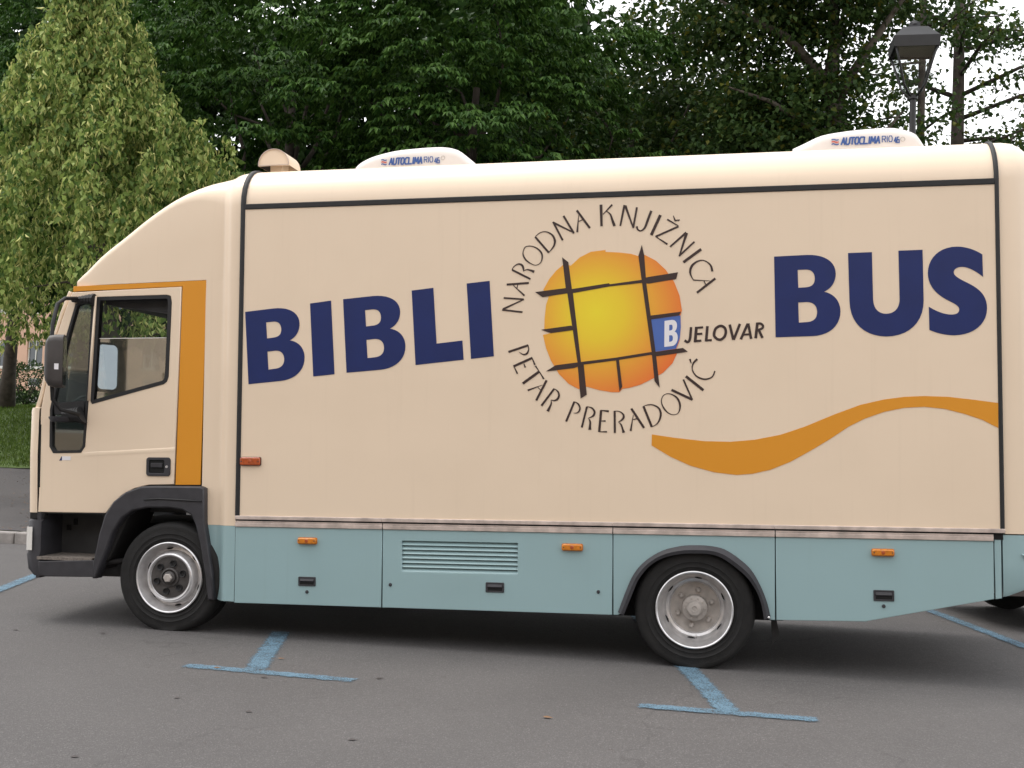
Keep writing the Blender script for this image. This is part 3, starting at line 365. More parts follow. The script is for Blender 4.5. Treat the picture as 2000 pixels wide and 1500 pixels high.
def tube_geo(pts, rads, seg=8, V=None, Fc=None):
    V = [] if V is None else V; Fc = [] if Fc is None else Fc
    base = len(V); pts = [Vector(p) for p in pts]; n = len(pts); up = Vector((.31, .17, .93)).normalized()
    for i, p in enumerate(pts):
        t = (pts[min(i + 1, n - 1)] - pts[max(i - 1, 0)]).normalized(); a = t.cross(up)
        if a.length < .05: a = t.cross(Vector((1, 0, 0)))
        a.normalize(); b = t.cross(a)
        for k in range(seg):
            c = 2 * math.pi * k / seg; q = p + (a * math.cos(c) + b * math.sin(c)) * rads[i]; V.append((q.x, q.y, q.z))
    for i in range(n - 1):
        for k in range(seg):
            l = (k + 1) % seg; Fc.append((base + i * seg + k, base + i * seg + l, base + (i + 1) * seg + l, base + (i + 1) * seg + k))
    Fc.append(tuple(base + k for k in reversed(range(seg)))); Fc.append(tuple(base + (n - 1) * seg + k for k in range(seg)))
    return V, Fc
def tube(name, pts, rads, m, parent=None, seg=10):
    if not isinstance(rads, (list, tuple)): rads = [rads] * len(pts)
    V, Fc = tube_geo(pts, rads, seg); return mesh_obj(name, V, Fc, m, parent, True)

def loft(name, rings, m, parent=None, smooth=True, close_ring=False, caps=False, sharp=40):
    V = [v for r in rings for v in r]; n = len(rings[0]); Fc = []
    for i in range(len(rings) - 1):
        for k in range(n if close_ring else n - 1):
            l = (k + 1) % n; Fc.append((i * n + k, i * n + l, (i + 1) * n + l, (i + 1) * n + k))
    if caps:
        Fc.append(tuple(reversed(range(n)))); Fc.append(tuple((len(rings) - 1) * n + k for k in range(n)))
    o = mesh_obj(name, V, Fc, m, parent, smooth)
    bm = bmesh.new(); bm.from_mesh(o.data); bmesh.ops.recalc_face_normals(bm, faces=bm.faces); bm.to_mesh(o.data); bm.free()
    if smooth: o.data.set_sharp_from_angle(angle=math.radians(sharp))
    return o

def smooth_line(P, closed, sub=5):
    if len(P) < 3: return P
    out = []; n = len(P); rngi = range(n if closed else n - 1)
    g = lambda i: P[i % n] if closed else P[max(0, min(n - 1, i))]
    for i in rngi:
        a, b, c, d = (np.array(g(i + k), float) for k in (-1, 0, 1, 2))
        for s in range(sub):
            t = s / sub; out.append(tuple(.5 * (2 * b + (c - a) * t + (2 * a - 5 * b + 4 * c - d) * t * t + (3 * b - a - 3 * c + d) * t ** 3)))
    if not closed: out.append(tuple(P[-1]))
    return out
def stroke_letter(name, strokes, y, m, parent):
    V = []; Fc = []
    for si, (closed, P) in enumerate(strokes):
        P = smooth_line(P, closed); n = len(P); base = len(V); yy = y - .0003 * si
        for i in range(n):
            p = Vector(P[i][:2]); q0 = Vector(P[(i - 1) % n if closed else max(i - 1, 0)][:2]); q1 = Vector(P[(i + 1) % n if closed else min(i + 1, n - 1)][:2])
            t = (q1 - q0).normalized(); nn = Vector((-t.y, t.x)) * P[i][2] / 2
            V += [(p.x + nn.x, yy, p.y + nn.y), (p.x - nn.x, yy, p.y - nn.y)]
        for i in range(n if closed else n - 1):
            j = (i + 1) % n; Fc.append((base + 2 * i, base + 2 * i + 1, base + 2 * j + 1, base + 2 * j))
    return mesh_obj(name, V, Fc, m, parent)
def part_label(o, t): o['label'] = t; return o

# ------------------------------------------------------------------ the ground
PROFILE = [(-80, 0.), (4.83, 0.), (5.0, .13), (14, .49), (24, 1.86), (38, 2.35), (44, 2.72), (46, 2.85), (52, 3.3), (70, 3.6), (400, 6.)]
def terrain(y):
    for (a, za), (b, zb) in zip(PROFILE, PROFILE[1:]):
        if y <= b: return za + (zb - za) * (max(y, a) - a) / (b - a)
    return PROFILE[-1][1]
def strip(name, y0, y1, m, dz=0., x0=-110, x1=110, step=2., und=0.):
    ys = [y0]
    for b, _ in PROFILE:
        if y0 < b < y1: ys.append(b)
    k = y0 + step
    while k < y1: ys.append(k); k += step
    ys = sorted(set(ys + [y1])); xs = np.linspace(x0, x1, 56); V = []; Fc = []
    for y in ys:
        for x in xs:
            V.append((x, y, terrain(y) + dz + und * math.sin(x * .7 + y) * math.sin(y * .5)))
    n = len(xs)
    for i in range(len(ys) - 1):
        for k in range(n - 1): Fc.append((i * n + k, i * n + k + 1, (i + 1) * n + k + 1, (i + 1) * n + k))
    return structure(mesh_obj(name, V, Fc, m))
strip('ground', -400, 400, GRASSGROUND, -.06, -600, 600, 40.)
strip('parking_lot', -70, 4.83, ASPHALT, 0., step=20.)
strip('path', 5.02, 14, ASPHALT2, .004)
strip('lawn', 14, 38, GRASSGROUND, .01, und=.03)
strip('road', 38, 44.5, ASPHALT2, .01)
strip('verge', 44.5, 70, GRASSGROUND, .012, und=.03)

kerb = structure(empty('kerb', (0, 4.83, 0)))
kb = box('kerb_stone', -.495, .495, 0, .17, -.05, .135, STONE, kerb, bev=.018)
for i in range(-16, 17):
    o = kb if i == -16 else link(kb.copy(), kerb)
    o.location = (i * 1.0 + .1, random.uniform(-.006, .006), random.uniform(-.006, .006)); o.rotation_euler.z = random.uniform(-.006, .006)

def marking(name, a, b, w, parent=None):
    """a painted stroke from a to b, w wide; the wear attribute grows to its ragged rim"""
    a = Vector((*a, 0)); b = Vector((*b, 0)); t = (b - a); Ln = t.length; t.normalize(); nn = Vector((-t.y, t.x, 0)); N = max(6, int(Ln / .03)); M = 10
    V = []; wear = []; Fc = []
    for i in range(N + 1):
        for k in range(M + 1):
            u = k / M - .5; e = .006 * math.sin(i * 1.7 + a.x * 5) ; p = a + t * (Ln * i / N) + nn * (u * w + e)
            V.append((p.x, p.y, .004)); ed = max(abs(u) * 2, 1 - min(i, N - i) * Ln / N / .04 if min(i, N - i) * Ln / N < .04 else 0)
            wear.append(max(0., (ed - .6) / .4) * .36)
    for i in range(N):
        for k in range(M): q = i * (M + 1) + k; Fc.append((q, q + M + 1, q + M + 2, q + 1))
    o = mesh_obj(name, V, Fc, LINEBLUE); at = o.data.attributes.new('wear', 'FLOAT', 'POINT'); at.data.foreach_set('value', wear)
    o.location.z = MARKZ[0]; MARKZ[0] += .0008
    return structure(o)
MARKZ = [0.]
marking('bay_line', (1.09, -1.05), (.72, .30), .165)
marking('bay_end_line', (.64, -1.06), (1.74, -1.12), .14)
marking('bay_line', (3.83, -1.20), (2.60, 4.3), .165)
marking('bay_end_line', (3.33, -1.21), (4.30, -1.22), .14)
marking('bay_line', (6.65, -1.25), (5.46, 4.3), .15)
marking('bay_line', (-1.50, -1.0), (-3.08, 4.3), .15)

# ------------------------------------------------------------------ the library truck
TILT = .0305
truck = tag(empty('library_truck', (0, 0, 0), (0, -TILT, 0)), 'cream and teal mobile library truck with navy BIBLI BUS lettering on its side', 'truck')
WID = 2.30
def section(x, ys, zb, zt, r, n=8):
    P = [(x, ys, zb), (x, ys, (zb + zt - r) / 2), (x, ys, zt - r)]
    for i in range(1, n + 1):
        a = math.pi / 2 * i / n; P.append((x, ys + r - r * math.cos(a), zt - r + r * math.sin(a)))
    P2 = [(p[0], WID - p[1], p[2]) for p in reversed(P)]
    return P + P2
ROOF = 3.252; RR = .285
loft('box_body', [section(x, .006, .78, ROOF, RR) for x in (SEAL_X[0], 1.5, 3.0, 4.5, SEAL_X[3])], CREAM, truck)
RB = .20
rings = [section(SEAL_X[3], .004, .775, ROOF, RR), section(5.54, .004, .775, ROOF, RR)]
for i in range(1, 7):
    a = math.pi / 2 * i / 6; ins = RB * (1 - math.cos(a)); rings.append(section(5.54 + RB * math.sin(a), .004 + ins, .775, ROOF - ins, max(.06, RR - ins * .7)))
loft('rear_end_cap', rings, CREAM, truck, caps=True)
# nose fairing over the cab
FT = [(-.800, 2.468), (-.785, 2.492), (-.627, 2.640), (-.43, 2.784), (-.234, 2.928), (-.039, 3.047), (.156, 3.141), (.30, 3.195), (.349, 3.216), (.40, 3.238), (SEAL_X[0], ROOF)]
def side_y(x):
    t = min(1, max(0, (x - .335) / .085)); return .05 * (1 - t * t * (3 - 2 * t)) + .004
FTs = smooth_line([(a, b) for a, b in FT], False, 4)
rings = []
for x, zt in FTs:
    zb = min(BAND[0][1] + (x - BAND[0][0]) * (BAND[1][1] - BAND[0][1]) / (BAND[1][0] - BAND[0][0]), BAND[1][1]) + .002; h = max(.006, zt - zb); rings.append(section(x, side_y(x) + max(0, (-.5 - x)) ** 2 * .35, zb, zt, min(.07 + (RR - .07) * max(0, (x + .1) / .5) ** 2 if x < .4 else RR, h * .5)))
loft('roof_fairing', rings, CREAM, truck, sharp=50, caps=True)
# panel between cab and box, stepping outwards
def strip_panel(name, xs, z0s, z1s, m, far=False):
    R0 = [(x, side_y(x) if not far else WID - side_y(x), z) for x, z in zip(xs, z0s)]; R1 = [(x, side_y(x) if not far else WID - side_y(x), z) for x, z in zip(xs, z1s)]
    return loft(name, [R0, R1], m, truck)
xs = [.212, .26, .30, .33, .35, .37, .39, .41, .43, .455, SEAL_X[0] + .002]
zsplit = .735
strip_panel('corner_panel', xs, [zsplit] * 11, [BAND[1][1] + .0025] * 11, CREAM)
xb = [.20, .24, .32, .34, .36, .375, .39, .41, .43, .455, SEAL_X[0] + .002]
strip_panel('corner_skirt', xb, [.68, .50, .36, .225, .22, .22, .22, .22, .22, .22, .218], [zsplit - .001] * 11, TEAL)
strip_panel('corner_panel', xs, [zsplit] * 11, [2.464] * 11, CREAM, True)

side = plate('side_panel', rect(SEAL_X[1] - .01, SEAL_X[2] + .01, .80, SEAL_Z[0] + .01), -.004, .008, CREAM, truck)
# black rubber seals
plate('side_seal', rect(SEAL_X[1] - .004, SEAL_X[2] + .004, SEAL_Z[0], SEAL_Z[1]), -.011, .02, RUBBER, truck, bevel=.005)
def wrap_seal(x0, x1):
    inn = section(0, .002, RAILS[0], ROOF + .002, RR + .002); out = section(0, -.010, RAILS[0], ROOF + .012, RR + .012)
    V = []; Fc = []; n = len(inn)
    for (x, ring) in ((x0, inn), (x0 + .004, out), (x1 - .004, out), (x1, inn)): V += [(x, p[1] if p[1] < WID / 2 else p[1], p[2]) for p in ring]
    for k in range(3):
        for i in range(n - 1): Fc.append((k * n + i, k * n + i + 1, (k + 1) * n + i + 1, (k + 1) * n + i))
    return mesh_obj('wrap_seal', V, Fc, RUBBER, truck, True)
wrap_seal(SEAL_X[0], SEAL_X[1]); wrap_seal(SEAL_X[2], SEAL_X[3])

# the print on the side
yL = -.0062
for ch, rings_ in BIG_LETTERS:
    part_label(plate('letter', rings_[0], yL, .001, NAVY, side, holes=rings_[1:]), 'large navy letter ' + ch)
disc = part_label(plate('sun_disc', DISC, yL, .001, SUNPRINT, side), 'yellow to orange printed sun disc')
for b in BARS: plate('lattice_bar', b, yL - .0012 - .0004 * BARS.index(b), .001, BROWN, side)
plate('blue_tile', BLUE_TILE, yL - .0009, .0008, BLUEFILM, side)
part_label(plate('letter', WHITE_B[0], yL - .0019, .0008, WHITEFILM, side, holes=WHITE_B[1:]), 'white letter B on the blue tile')
for ch, st in RING_LETTERS: stroke_letter('letter', st, yL - .0005, BROWN, side)
for ch, st in TOWN_LETTERS: stroke_letter('letter', st, yL - .0005, BROWN, side)
part_label(plate('wave_stripe', WAVE, yL, .001, OCHRE, side), 'ochre wavy stripe')

# rails and lower panels
xe = [SPLITS[0] - .012, SPLITS[1], SPLITS[2], SPLITS[3], SPLITS[4]]
xe[-1] = SPLITS[4]
for i in range(4):
    a, b = xe[i] + .003, xe[i + 1] - .003
    be = b if i < 3 else SEAL_X[3]
    plate('upper_rail', rect(a - (.006 if i else 0), be, RAILS[1], RAILS[0]), -.014, .02, TRIM, truck, bevel=.004)
    plate('rail_lip', rect(a, b, RAILS[3] + .0005, RAILS[2]), -.004, .012, TRIM, truck, bevel=.002)
    plate('lower_rail', rect(a, b, RAILS[4], RAILS[3]), -.009, .016, TRIM, truck, bevel=.003)
plate('rail_gap', rect(SPLITS[0], SEAL_X[3] - .01, RAILS[3] - .02, RAILS[1] + .01), .004, .004, SHADOWGAP, truck)
zt, zb = RAILS[4] - .001, SKIRT_BOT
arch_mid = [((a[0] + b[0]) / 2, (a[1] + b[1]) / 2) for a, b in zip(ARCH_OUTER, ARCH_INNER)]
vx0, vx1 = VENT[0][0], VENT[1][0]; vz0 = (VENT[2][1] + VENT[3][1]) / 2; vz1 = (VENT[0][1] + VENT[1][1]) / 2
g = .0035
P1 = plate('skirt_door', rect(xe[0] + g, xe[1] - g, zb, zt), 0, .02, TEAL, truck, bevel=.003)
P2 = plate('skirt_door', rect(xe[1] + g, xe[2] - g, zb, zt), 0, .02, TEAL, truck, holes=[rect(vx0, vx1, vz0, vz1)], bevel=.003)
P3o = [(xe[2] + g, zt), (xe[2] + g, zb), (arch_mid[0][0] - .02, zb)] + arch_mid + [(arch_mid[-1][0] + .02, zb), (xe[3] - g, zb), (xe[3] - g, zt)]
P3 = plate('arch_panel', P3o, 0, .02, TEAL, truck, bevel=.003)
P4 = plate('skirt_door', [(xe[3] + g, zt), (xe[3] + g, zb), CUT[0], (xe[4] - g, CUT[1][1]), (xe[4] - g, zt)], 0, .02, TEAL, truck, bevel=.003)
plate('rear_post', [(xe[4] + .004, .772), (xe[4] + .004, .378), (SEAL_X[3] - .022, .384), (SEAL_X[3] - .022, .772)], .006, .02, TEAL, truck, bevel=.003)
# louvre in the second door
plate('louvre_back', rect(vx0 - .01, vx1 + .01, vz0 - .01, vz1 + .01), .040, .004, SHADOWGAP, P2)
for i in range(7):
    z1_ = vz1 - (vz1 - vz0) * i / 7; z0_ = vz1 - (vz1 - vz0) * (i + 1) / 7
    mesh_obj('slat', [(vx0, .003, z0_ + .002), (vx1, .003, z0_ + .002), (vx1, .026, z1_ - .001), (vx0, .026, z1_ - .001),
                      (vx0, .005, z0_ - .0005), (vx1, .005, z0_ - .0005), (vx1, .028, z1_ - .004), (vx0, .028, z1_ - .004)],
             [(0, 1, 2, 3), (4, 7, 6, 5), (0, 4, 5, 1), (1, 5, 6, 2), (2, 6, 7, 3), (3, 7, 4, 0)], TEAL, P2)
def pull_handle(q, par):
    (x0, z1), (x1, z0) = q
    f = plate('handle', rect(x0, x1, z0, z1, .006), -.006, .008, PLASTIC, par, holes=[rect(x0 + .012, x1 - .012, z0 + .010, z1 - .010)], bevel=.002)
    plate('handle_recess', rect(x0 + .004, x1 - .004, z0 + .004, z1 - .004), -.0025, .002, SHADOWGAP, par)
    zc = (z0 + z1) / 2
    mesh_obj('handle_flap', [(x0 + .013, -.004, zc - .004), (x1 - .013, -.004, zc - .004), (x1 - .013, -.011, zc + .004), (x0 + .013, -.011, zc + .004), (x0 + .013, -.004, z1 - .011), (x1 - .013, -.004, z1 - .011)],
             [(0, 1, 2, 3), (3, 2, 5, 4)], PLASTIC, par)
for q, par in zip(HANDLES, (P1, P2, P4)): pull_handle(q, par)
for (x, z), par in zip(LOCKS, (P1, P2, P2, P4)):
    o = lathe('lock', [(0, -.008), (.009, -.007), (.0115, -.003), (.012, .002)], PLASTIC, par, 16); o.location = (x, 0, z)
def marker(q, par, m):
    (x0, z1), (x1, z0) = q
    plate('marker_base', rect(x0 - .003, x1 + .003, z0 - .003, z1 + .003, .012), -.006, .006, RUBBER if m is REDLENS else m, par)
    o = plate('marker_light', rect(x0, x1, z0, z1, .012), -.026, .020, m, par, bevel=.007)
    c = lathe('marker_bulb', [(0, -.0285), (.010, -.0282), (.012, -.026), (.012, -.02)], REDLENS, o, 14); c.location = ((x0 + x1) / 2, 0, (z0 + z1) / 2)
    for x in (x0 + .012, x1 - .012):
        s = lathe('screw', [(0, -.028), (.004, -.0278), (.0045, -.02)], PLASTIC, o, 8); s.location = (x, 0, (z0 + z1) / 2)
for q, par in zip(MARKERS[:3], (P1, P2, P4)): marker(q, par, AMBER)
marker(MARKERS[3], side, REDLENS)
# rear wheel arch moulding
def ribbon(name, outer, inner, y_out, y_in, m, depth=.09):
    V = []; Fc = []; n = len(outer)
    mid = [((a[0] * .45 + b[0] * .55), (a[1] * .45 + b[1] * .55)) for a, b in zip(outer, inner)]
    rows = [(outer, .002), (outer, y_out), (mid, y_in), (inner, y_in + .006), (inner, depth)]
    for ring, y in rows: V += [(p[0], y, p[1]) for p in ring]
    for k in range(len(rows) - 1):
        for i in range(n - 1): Fc.append((k * n + i, k * n + i + 1, (k + 1) * n + i + 1, (k + 1) * n + i))
    o = mesh_obj(name, V, Fc, m, truck, True); o.data.set_sharp_from_angle(angle=math.radians(35)); return o
ao = smooth_line(ARCH_OUTER, False, 4); ai = smooth_line(ARCH_INNER, False, 4)
ribbon('rear_arch', ao, ai, -.012, -.040, PLASTIC, .42)
plate('mud_flap', FLAP, .12, .012, RUBBER, truck)
tube('bolt', [(ARCH_OUTER[-1][0] - .012, -.03, ARCH_OUTER[-1][1] + .005), (ARCH_OUTER[-1][0] - .012, -.042, ARCH_OUTER[-1][1] + .005)], .008, STEEL, truck, 8)
# rear lower corner in teal
rings = []
for x, ins, zl in ((5.468, 0, .382), (5.50, .0, .388), (5.58, .004, .420), (5.66, .03, .452), (5.72, .09, .474), (5.745, .17, .483)):
    rings.append([(x, .008 + ins + .05, zl + .004), (x, .008 + ins + .012, zl + .012), (x, .008 + ins, zl + .04), (x, .006 + ins, .60), (x, .006 + ins, .768), (x, WID - .006 - ins, .768), (x, WID - .006 - ins, zl + .04), (x, WID - ins - .06, zl + .004)])
rb_ = loft('rear_bumper', rings, TEAL, truck, close_ring=True, caps=True)
tube('pull_recess', [(5.575, .004, .655), (5.60, .002, .640), (5.66, .03, .636)], [.003, .011, .012], TEAL, truck, 8)
# underbody
box('chassis', -.9, 5.4, .62, 1.68, .36, .70, BLACK, truck)
box('underbody_light_blocker', .3, 4.55, .50, 1.80, .20, .705, BLACK, truck)  # added block that keeps light out, so the ground beneath goes darker
box('overhang_light_blocker', 4.56, 5.40, .06, 2.24, .40, .705, BLACK, truck)  # added to stop light coming in under the rear overhang
plate('wheel_house_blocker', rect(3.02, 4.18, .14, .715), .49, .012, BLACK, truck)  # black plate added to stop light showing through the rear arch
box('floor_pan', .5, 5.44, .03, WID - .03, .715, .79, BLACK, truck)
plate('far_skirt', [(.27, .78), (.27, .22), (3.12, .215), (3.3, .62), (3.9, .62), (4.08, .215), (4.66, .22), (5.46, .385), (5.46, .78)], WID - .03, .02, TEAL, truck)
box('fuel_tank', 1.7, 2.7, .28, .62, .26, .62, BLACK, truck, .03)
box('battery_box', .75, 1.25, .3, .62, .3, .62, BLACK, truck, .02)
for x, z in ((WHEELS[0], .37), (WHEELS[2], .265)): tube('axle', [(x, .25, z), (x, 2.05, z)], .06, BLACK, truck)
box('differential', 3.45, 3.8, .95, 1.35, .12, .44, BLACK, truck, .08)
plate('wheel_well', [(-.56, .40), (-.52, .95), (-.2, 1.02), (.30, 1.02), (.45, .24), (.33, .24), (.25, .80), (-.3, .86), (-.47, .5)], .06, .36, BLACK, truck)

# wheels
def wheel(x, z, y, rear=False, flip=False, zload=.362):
    w = empty('wheel', (x, y, z), (0, random.uniform(0, 6.28) if flip else 0, math.pi if flip else 0), truck)
    R = .383 if not rear else .382
    ty = lathe('tyre', [(.238, .02), (.246, .004), (.268, -.005), (.272, -.009), (.278, -.006), (.300, -.008), (.304, -.011), (.309, -.008), (.340, -.009), (R - .024, -.008), (R - .012, -.001), (R - .004, .012), (R, .028), (R, .098), (R - .010, .100), (R - .010, .108), (R, .110), (R, .155), (R - .01, .157), (R - .01, .165), (R, .167), (R, .205), (.36, .225), (.31, .24), (.24, .23)], TYRE, w, 96)
    for v in ty.data.vertices:                       # the tyre stands flattened on the ground
        if not flip and v.co.z < -zload: v.co.y += (-.012 if v.co.y < .1 else .012); v.co.z = -zload
    if not rear:
        rim = lathe('rim', [(.240, .012), (.246, .000), (.246, -.012), (.240, -.016), (.233, -.011), (.227, .012), (.216, .050), (.202, .070), (.186, .066), (.178, .032), (.172, .008), (.166, .000), (.158, -.004), (.150, -.001), (.146, .006), (.142, .010)], STEEL, w, 72)
        hub = lathe('hub', [(.146, .009), (.068, .011), (.066, .000), (.056, -.004), (.052, .006), (.044, .008), (.042, -.012), (.028, -.020), (.0, -.020)], HUBGREY, w, 48)
        hx = lathe('hub_cap', [(0, -.038), (.026, -.038), (.031, -.034), (.031, -.010)], DUSTY, w, 6, smooth=False)
        for k in range(6):
            a = math.radians(16 + 60 * k); nut = lathe('wheel_nut', [(0, .006), (.014, .005), (.018, -.004), (.022, -.006), (.024, .012)], RUBBER, w, 14); nut.location = (.100 * math.cos(a), 0, .100 * math.sin(a))
        for k in range(6):
            a = math.radians(40 + 60 * k); h = lathe('vent_hole', [(0, 0), (.016, .001), (.018, .004)], SHADOWGAP, rim, 14)
            h.location = (.201 * math.cos(a), .0655, .201 * math.sin(a)); h.scale = (.62, 1, 1.45); h.rotation_euler = (0, -a, 0)
    else:
        rim = lathe('rim', [(.240, .012), (.246, .000), (.246, -.012), (.240, -.016), (.233, -.011), (.227, .010), (.216, .026), (.212, .034), (.208, .040), (.203, .075), (.196, .110), (.186, .128), (.170, .134), (.162, .128), (.158, .134)], STEEL, w, 72)
        lathe('hub', [(.163, .133), (.150, .130), (.086, .128), (.084, .118), (.080, .078), (.074, .072), (.052, .068), (.050, .050), (.040, .036), (.018, .034), (.014, .040), (.0, .040)], DUSTY, w, 48)
        for k in range(6):
            a = math.radians(5 + 60 * k + 30 - 16); nut = lathe('wheel_nut', [(0, .096), (.008, .096), (.010, .108), (.016, .112), (.018, .120), (.018, .130)], DUSTY, w, 12); nut.location = (.115 * math.cos(a), 0, .115 * math.sin(a))
        for k in range(10):
            a = math.radians(36 * k); b = lathe('flange_bolt', [(0, .066), (.006, .067), (.007, .073)], DUSTY, w, 8); b.location = (.064 * math.cos(a), 0, .064 * math.sin(a))
        for k in range(6):
            a = math.radians(-97 + 60 * k); h = lathe('vent_hole', [(0, 0), (.016, .001), (.018, .004)], SHADOWGAP, rim, 14)
            h.location = (.1965 * math.cos(a), .1035, .1965 * math.sin(a)); h.scale = (.5, 1, 1.5); h.rotation_euler = (0, -a, 0)
        v = tube('valve', [(0.008, .11, -.19), (.010, .07, -.172)], .005, STEEL, w, 8)
        lathe('inner_tyre', [(.238, .27), (.275, .255), (.345, .27), (.355, .30), (.360, .32), (.360, .46), (.36, .48), (.24, .48)], TYRE, w, 48)
    return w
wheel(WHEELS[0] - .020, .366, .040, zload=.366); wheel(WHEELS[2], .368 - .110, .014, True, zload=.368)
wheel(WHEELS[0], .393, WID - .06, False, True); wheel(WHEELS[2], .387 - .110, WID - .02, True, True)

# ---- cab
yc = .05
door = plate('door', DOOR, yc, .05, CREAM, truck, holes=[DOOR_QUARTER, DOOR_WINDOW], bevel=.004)
plate('door_band', BAND, yc + .004, .03, OCHRE, truck, bevel=.0015)
plate('door_gap', [(BAND[0][0], BAND[0][1] + .003), (BAND[1][0] + .003, BAND[1][1] + .003), (BAND[2][0] + .003, 1.0), (-.02, 1.0), (-.02, 2.38), (-.80, 2.38)], yc + .03, .01, SHADOWGAP, truck)
# rubber frames and panes
plate('window_seal', DOOR_WINDOW, yc - .003, .045, RUBBER, door, holes=[inset(DOOR_WINDOW, .026)])
plate('window_seal', DOOR_QUARTER, yc - .003, .045, RUBBER, door, holes=[inset(DOOR_QUARTER, .018)])
iw = inset(DOOR_WINDOW, .02); zc = 2.045
low = [p for p in iw if p[1] < zc]
xl_ = -.622; xr_ = -.058
pane = [(xl_, zc), (xr_, zc + .004)] + sorted(low, key=lambda p: -p[0])
plate('lowered_pane', pane, yc + .016, .005, TINT2, door)
plate('pane_edge', rect(xl_, xr_, zc - .001, zc + .004), yc + .0155, .006, CLEARLENS, door)
plate('quarter_pane', inset(DOOR_QUARTER, .014), yc + .016, .005, QUARTER, door)
tube('window_rail', [(-.628, yc - .004, 2.35), (-.650, yc - .004, 1.95), (-.665, yc - .004, 1.60)], .008, CREAM, door, 8)
plate('quarter_bar', [(-.93, 1.50), (-.70, 1.52), (-.70, 1.60), (-.94, 1.585)], yc + .002, .02, RUBBER, door)
mesh_obj('door_crease', [(-.70, yc - .0005, 1.232), (.008, yc - .0005, 1.272), (.008, yc - .006, 1.264), (-.70, yc - .002, 1.226), (.008, yc - .0005, 1.24), (-.70, yc - .0005, 1.20)], [(0, 3, 2, 1), (3, 5, 4, 2)], CREAM, door, True)
(x0, z1), (x1, z0) = DOOR_HANDLE
plate('door_handle', rect(x0, x1, z0, z1, .02), yc - .010, .012, PLASTIC, door, holes=[rect(x0 + .02, x1 - .045, z0 + .02, z1 - .02, .01)], bevel=.003)
plate('handle_recess', rect(x0 + .01, x1 - .01, z0 + .01, z1 - .01), yc - .003, .002, SHADOWGAP, door)
box('handle_grip', x0 + .035, x1 - .06, yc - .012, yc - .002, (z0 + z1) / 2 - .006, (z0 + z1) / 2 + .026, PLASTIC, door, .003)
o = lathe('door_lock', [(0, -.006), (.009, -.005), (.010, .003)], STEEL, door, 14); o.location = (x1 - .025, yc - .01, (z0 + z1) / 2)
(x0, z1), (x1, z0) = STICKER
plate('sticker', rect(x0 + .03, x1, z0 + .004, z1 - .004), yc - .0015, .001, WHITEFILM, door)
plate('sticker_mark', [(x0 + .008, z0), (x0 + .030, z0 + .002), (x0 + .028, z1 - .002)], yc - .0015, .001, NAVY, door)
plate('front_pillar', PILLAR, yc + .03, .06, CREAM, truck, bevel=.006)
wedge = [(p[0] - .012, p[1]) for p in PILLAR[6:]] + [(-.845, 2.36)]
plate('windscreen_trim', [(-.845, 2.385), (-.87, 2.36), (-.925, 2.2), (-.965, 2.02), (-1.035, 1.75), (-1.105, 1.552), (-1.06, 1.556), (-.99, 1.79), (-.93, 2.06), (-.88, 2.25)], yc + .075, .03, RUBBER, truck)
wl_ = []
for z, x in ((1.552, -1.10), (1.75, -1.04), (2.02, -.965), (2.2, -.925), (2.385, -.86)):
    wl_.append([(x - .10 * (1 - ((y - WID / 2) / (WID / 2 - .12)) ** 2), y, z) for y in np.linspace(.13, WID - .13, 15)])
loft('windscreen', wl_, TINT, truck)
far_door = plate('far_door', DOOR, WID - yc - .05, .05, CREAM, truck, holes=[inset(DOOR_QUARTER, .0), DOOR_WINDOW])
plate('window_pane', inset(DOOR_WINDOW, .005), WID - yc - .03, .005, TINT, far_door); plate('quarter_pane', inset(DOOR_QUARTER, .005), WID - yc - .03, .005, TINT, far_door)
plate('far_band', BAND, WID - yc - .035, .03, OCHRE, truck)
def plan_loft(name, plan, zs, m, par):
    full = plan + [(x, WID - y) for x, y in reversed(plan)]
    return loft(name, [[(x + dx, y, z) for x, y in full] for z, dx in zs], m, par)
plan_loft('front_panel', [(-1.050, .052), (-1.080, .053), (-1.110, .062), (-1.130, .085), (-1.146, .13), (-1.175, .35), (-1.20, .75), (-1.21, 1.1)],
          [(.795, .03), (.80, .004), (1.2, -.006), (1.53, -.002), (1.55, .004), (1.555, .04)], CREAM, truck)
plate('panel_joint', [(-1.047, 1.43), (-1.031, 1.43), (-1.029, .98), (-1.043, .98)], yc - .001, .003, SHADOWGAP, truck)
bp = plan_loft('bumper', [(-1.00, .02), (-1.06, .020), (-1.10, .032), (-1.125, .06), (-1.145, .12), (-1.19, .4), (-1.22, .8), (-1.23, 1.1)],
          [(.352, .09), (.356, .06), (.40, .016), (.50, 0), (.52, .008), (.74, .010), (.752, .03)], PLASTIC, truck)
for s_ in (0, 1):
    Y = lambda y: y if not s_ else WID - y
    rings = [[(-1.055, Y(.012), z), (-1.088, Y(.014), z), (-1.118, Y(.040), z), (-1.142, Y(.10), z), (-1.165, Y(.22), z)] for z in (.535, .545, .69, .70)]
    loft('front_lamp', rings, CLEARLENS, bp)
plate('bumper_slot', rect(-1.10, -.99, .755, .80), .05, .05, BLACK, truck)
gr_ = box('grille', -1.226, -1.19, .62, WID - .62, .92, 1.22, PLASTIC, truck, .012)
for k in range(5): box('grille_slat', -1.236, -1.222, .68, WID - .68, .955 + .052 * k, .980 + .052 * k, RUBBER, gr_)
for y in (.30, WID - .62): box('headlight', -1.226, -1.15, y, y + .32, .545, .70, CLEARLENS, bp, .02)
for y in (.55, 1.25): tube('wiper', [(-1.19, y, 1.56), (-1.17, y + .25, 1.66), (-1.15, y + .55, 1.70)], .010, RUBBER, truck, 6)
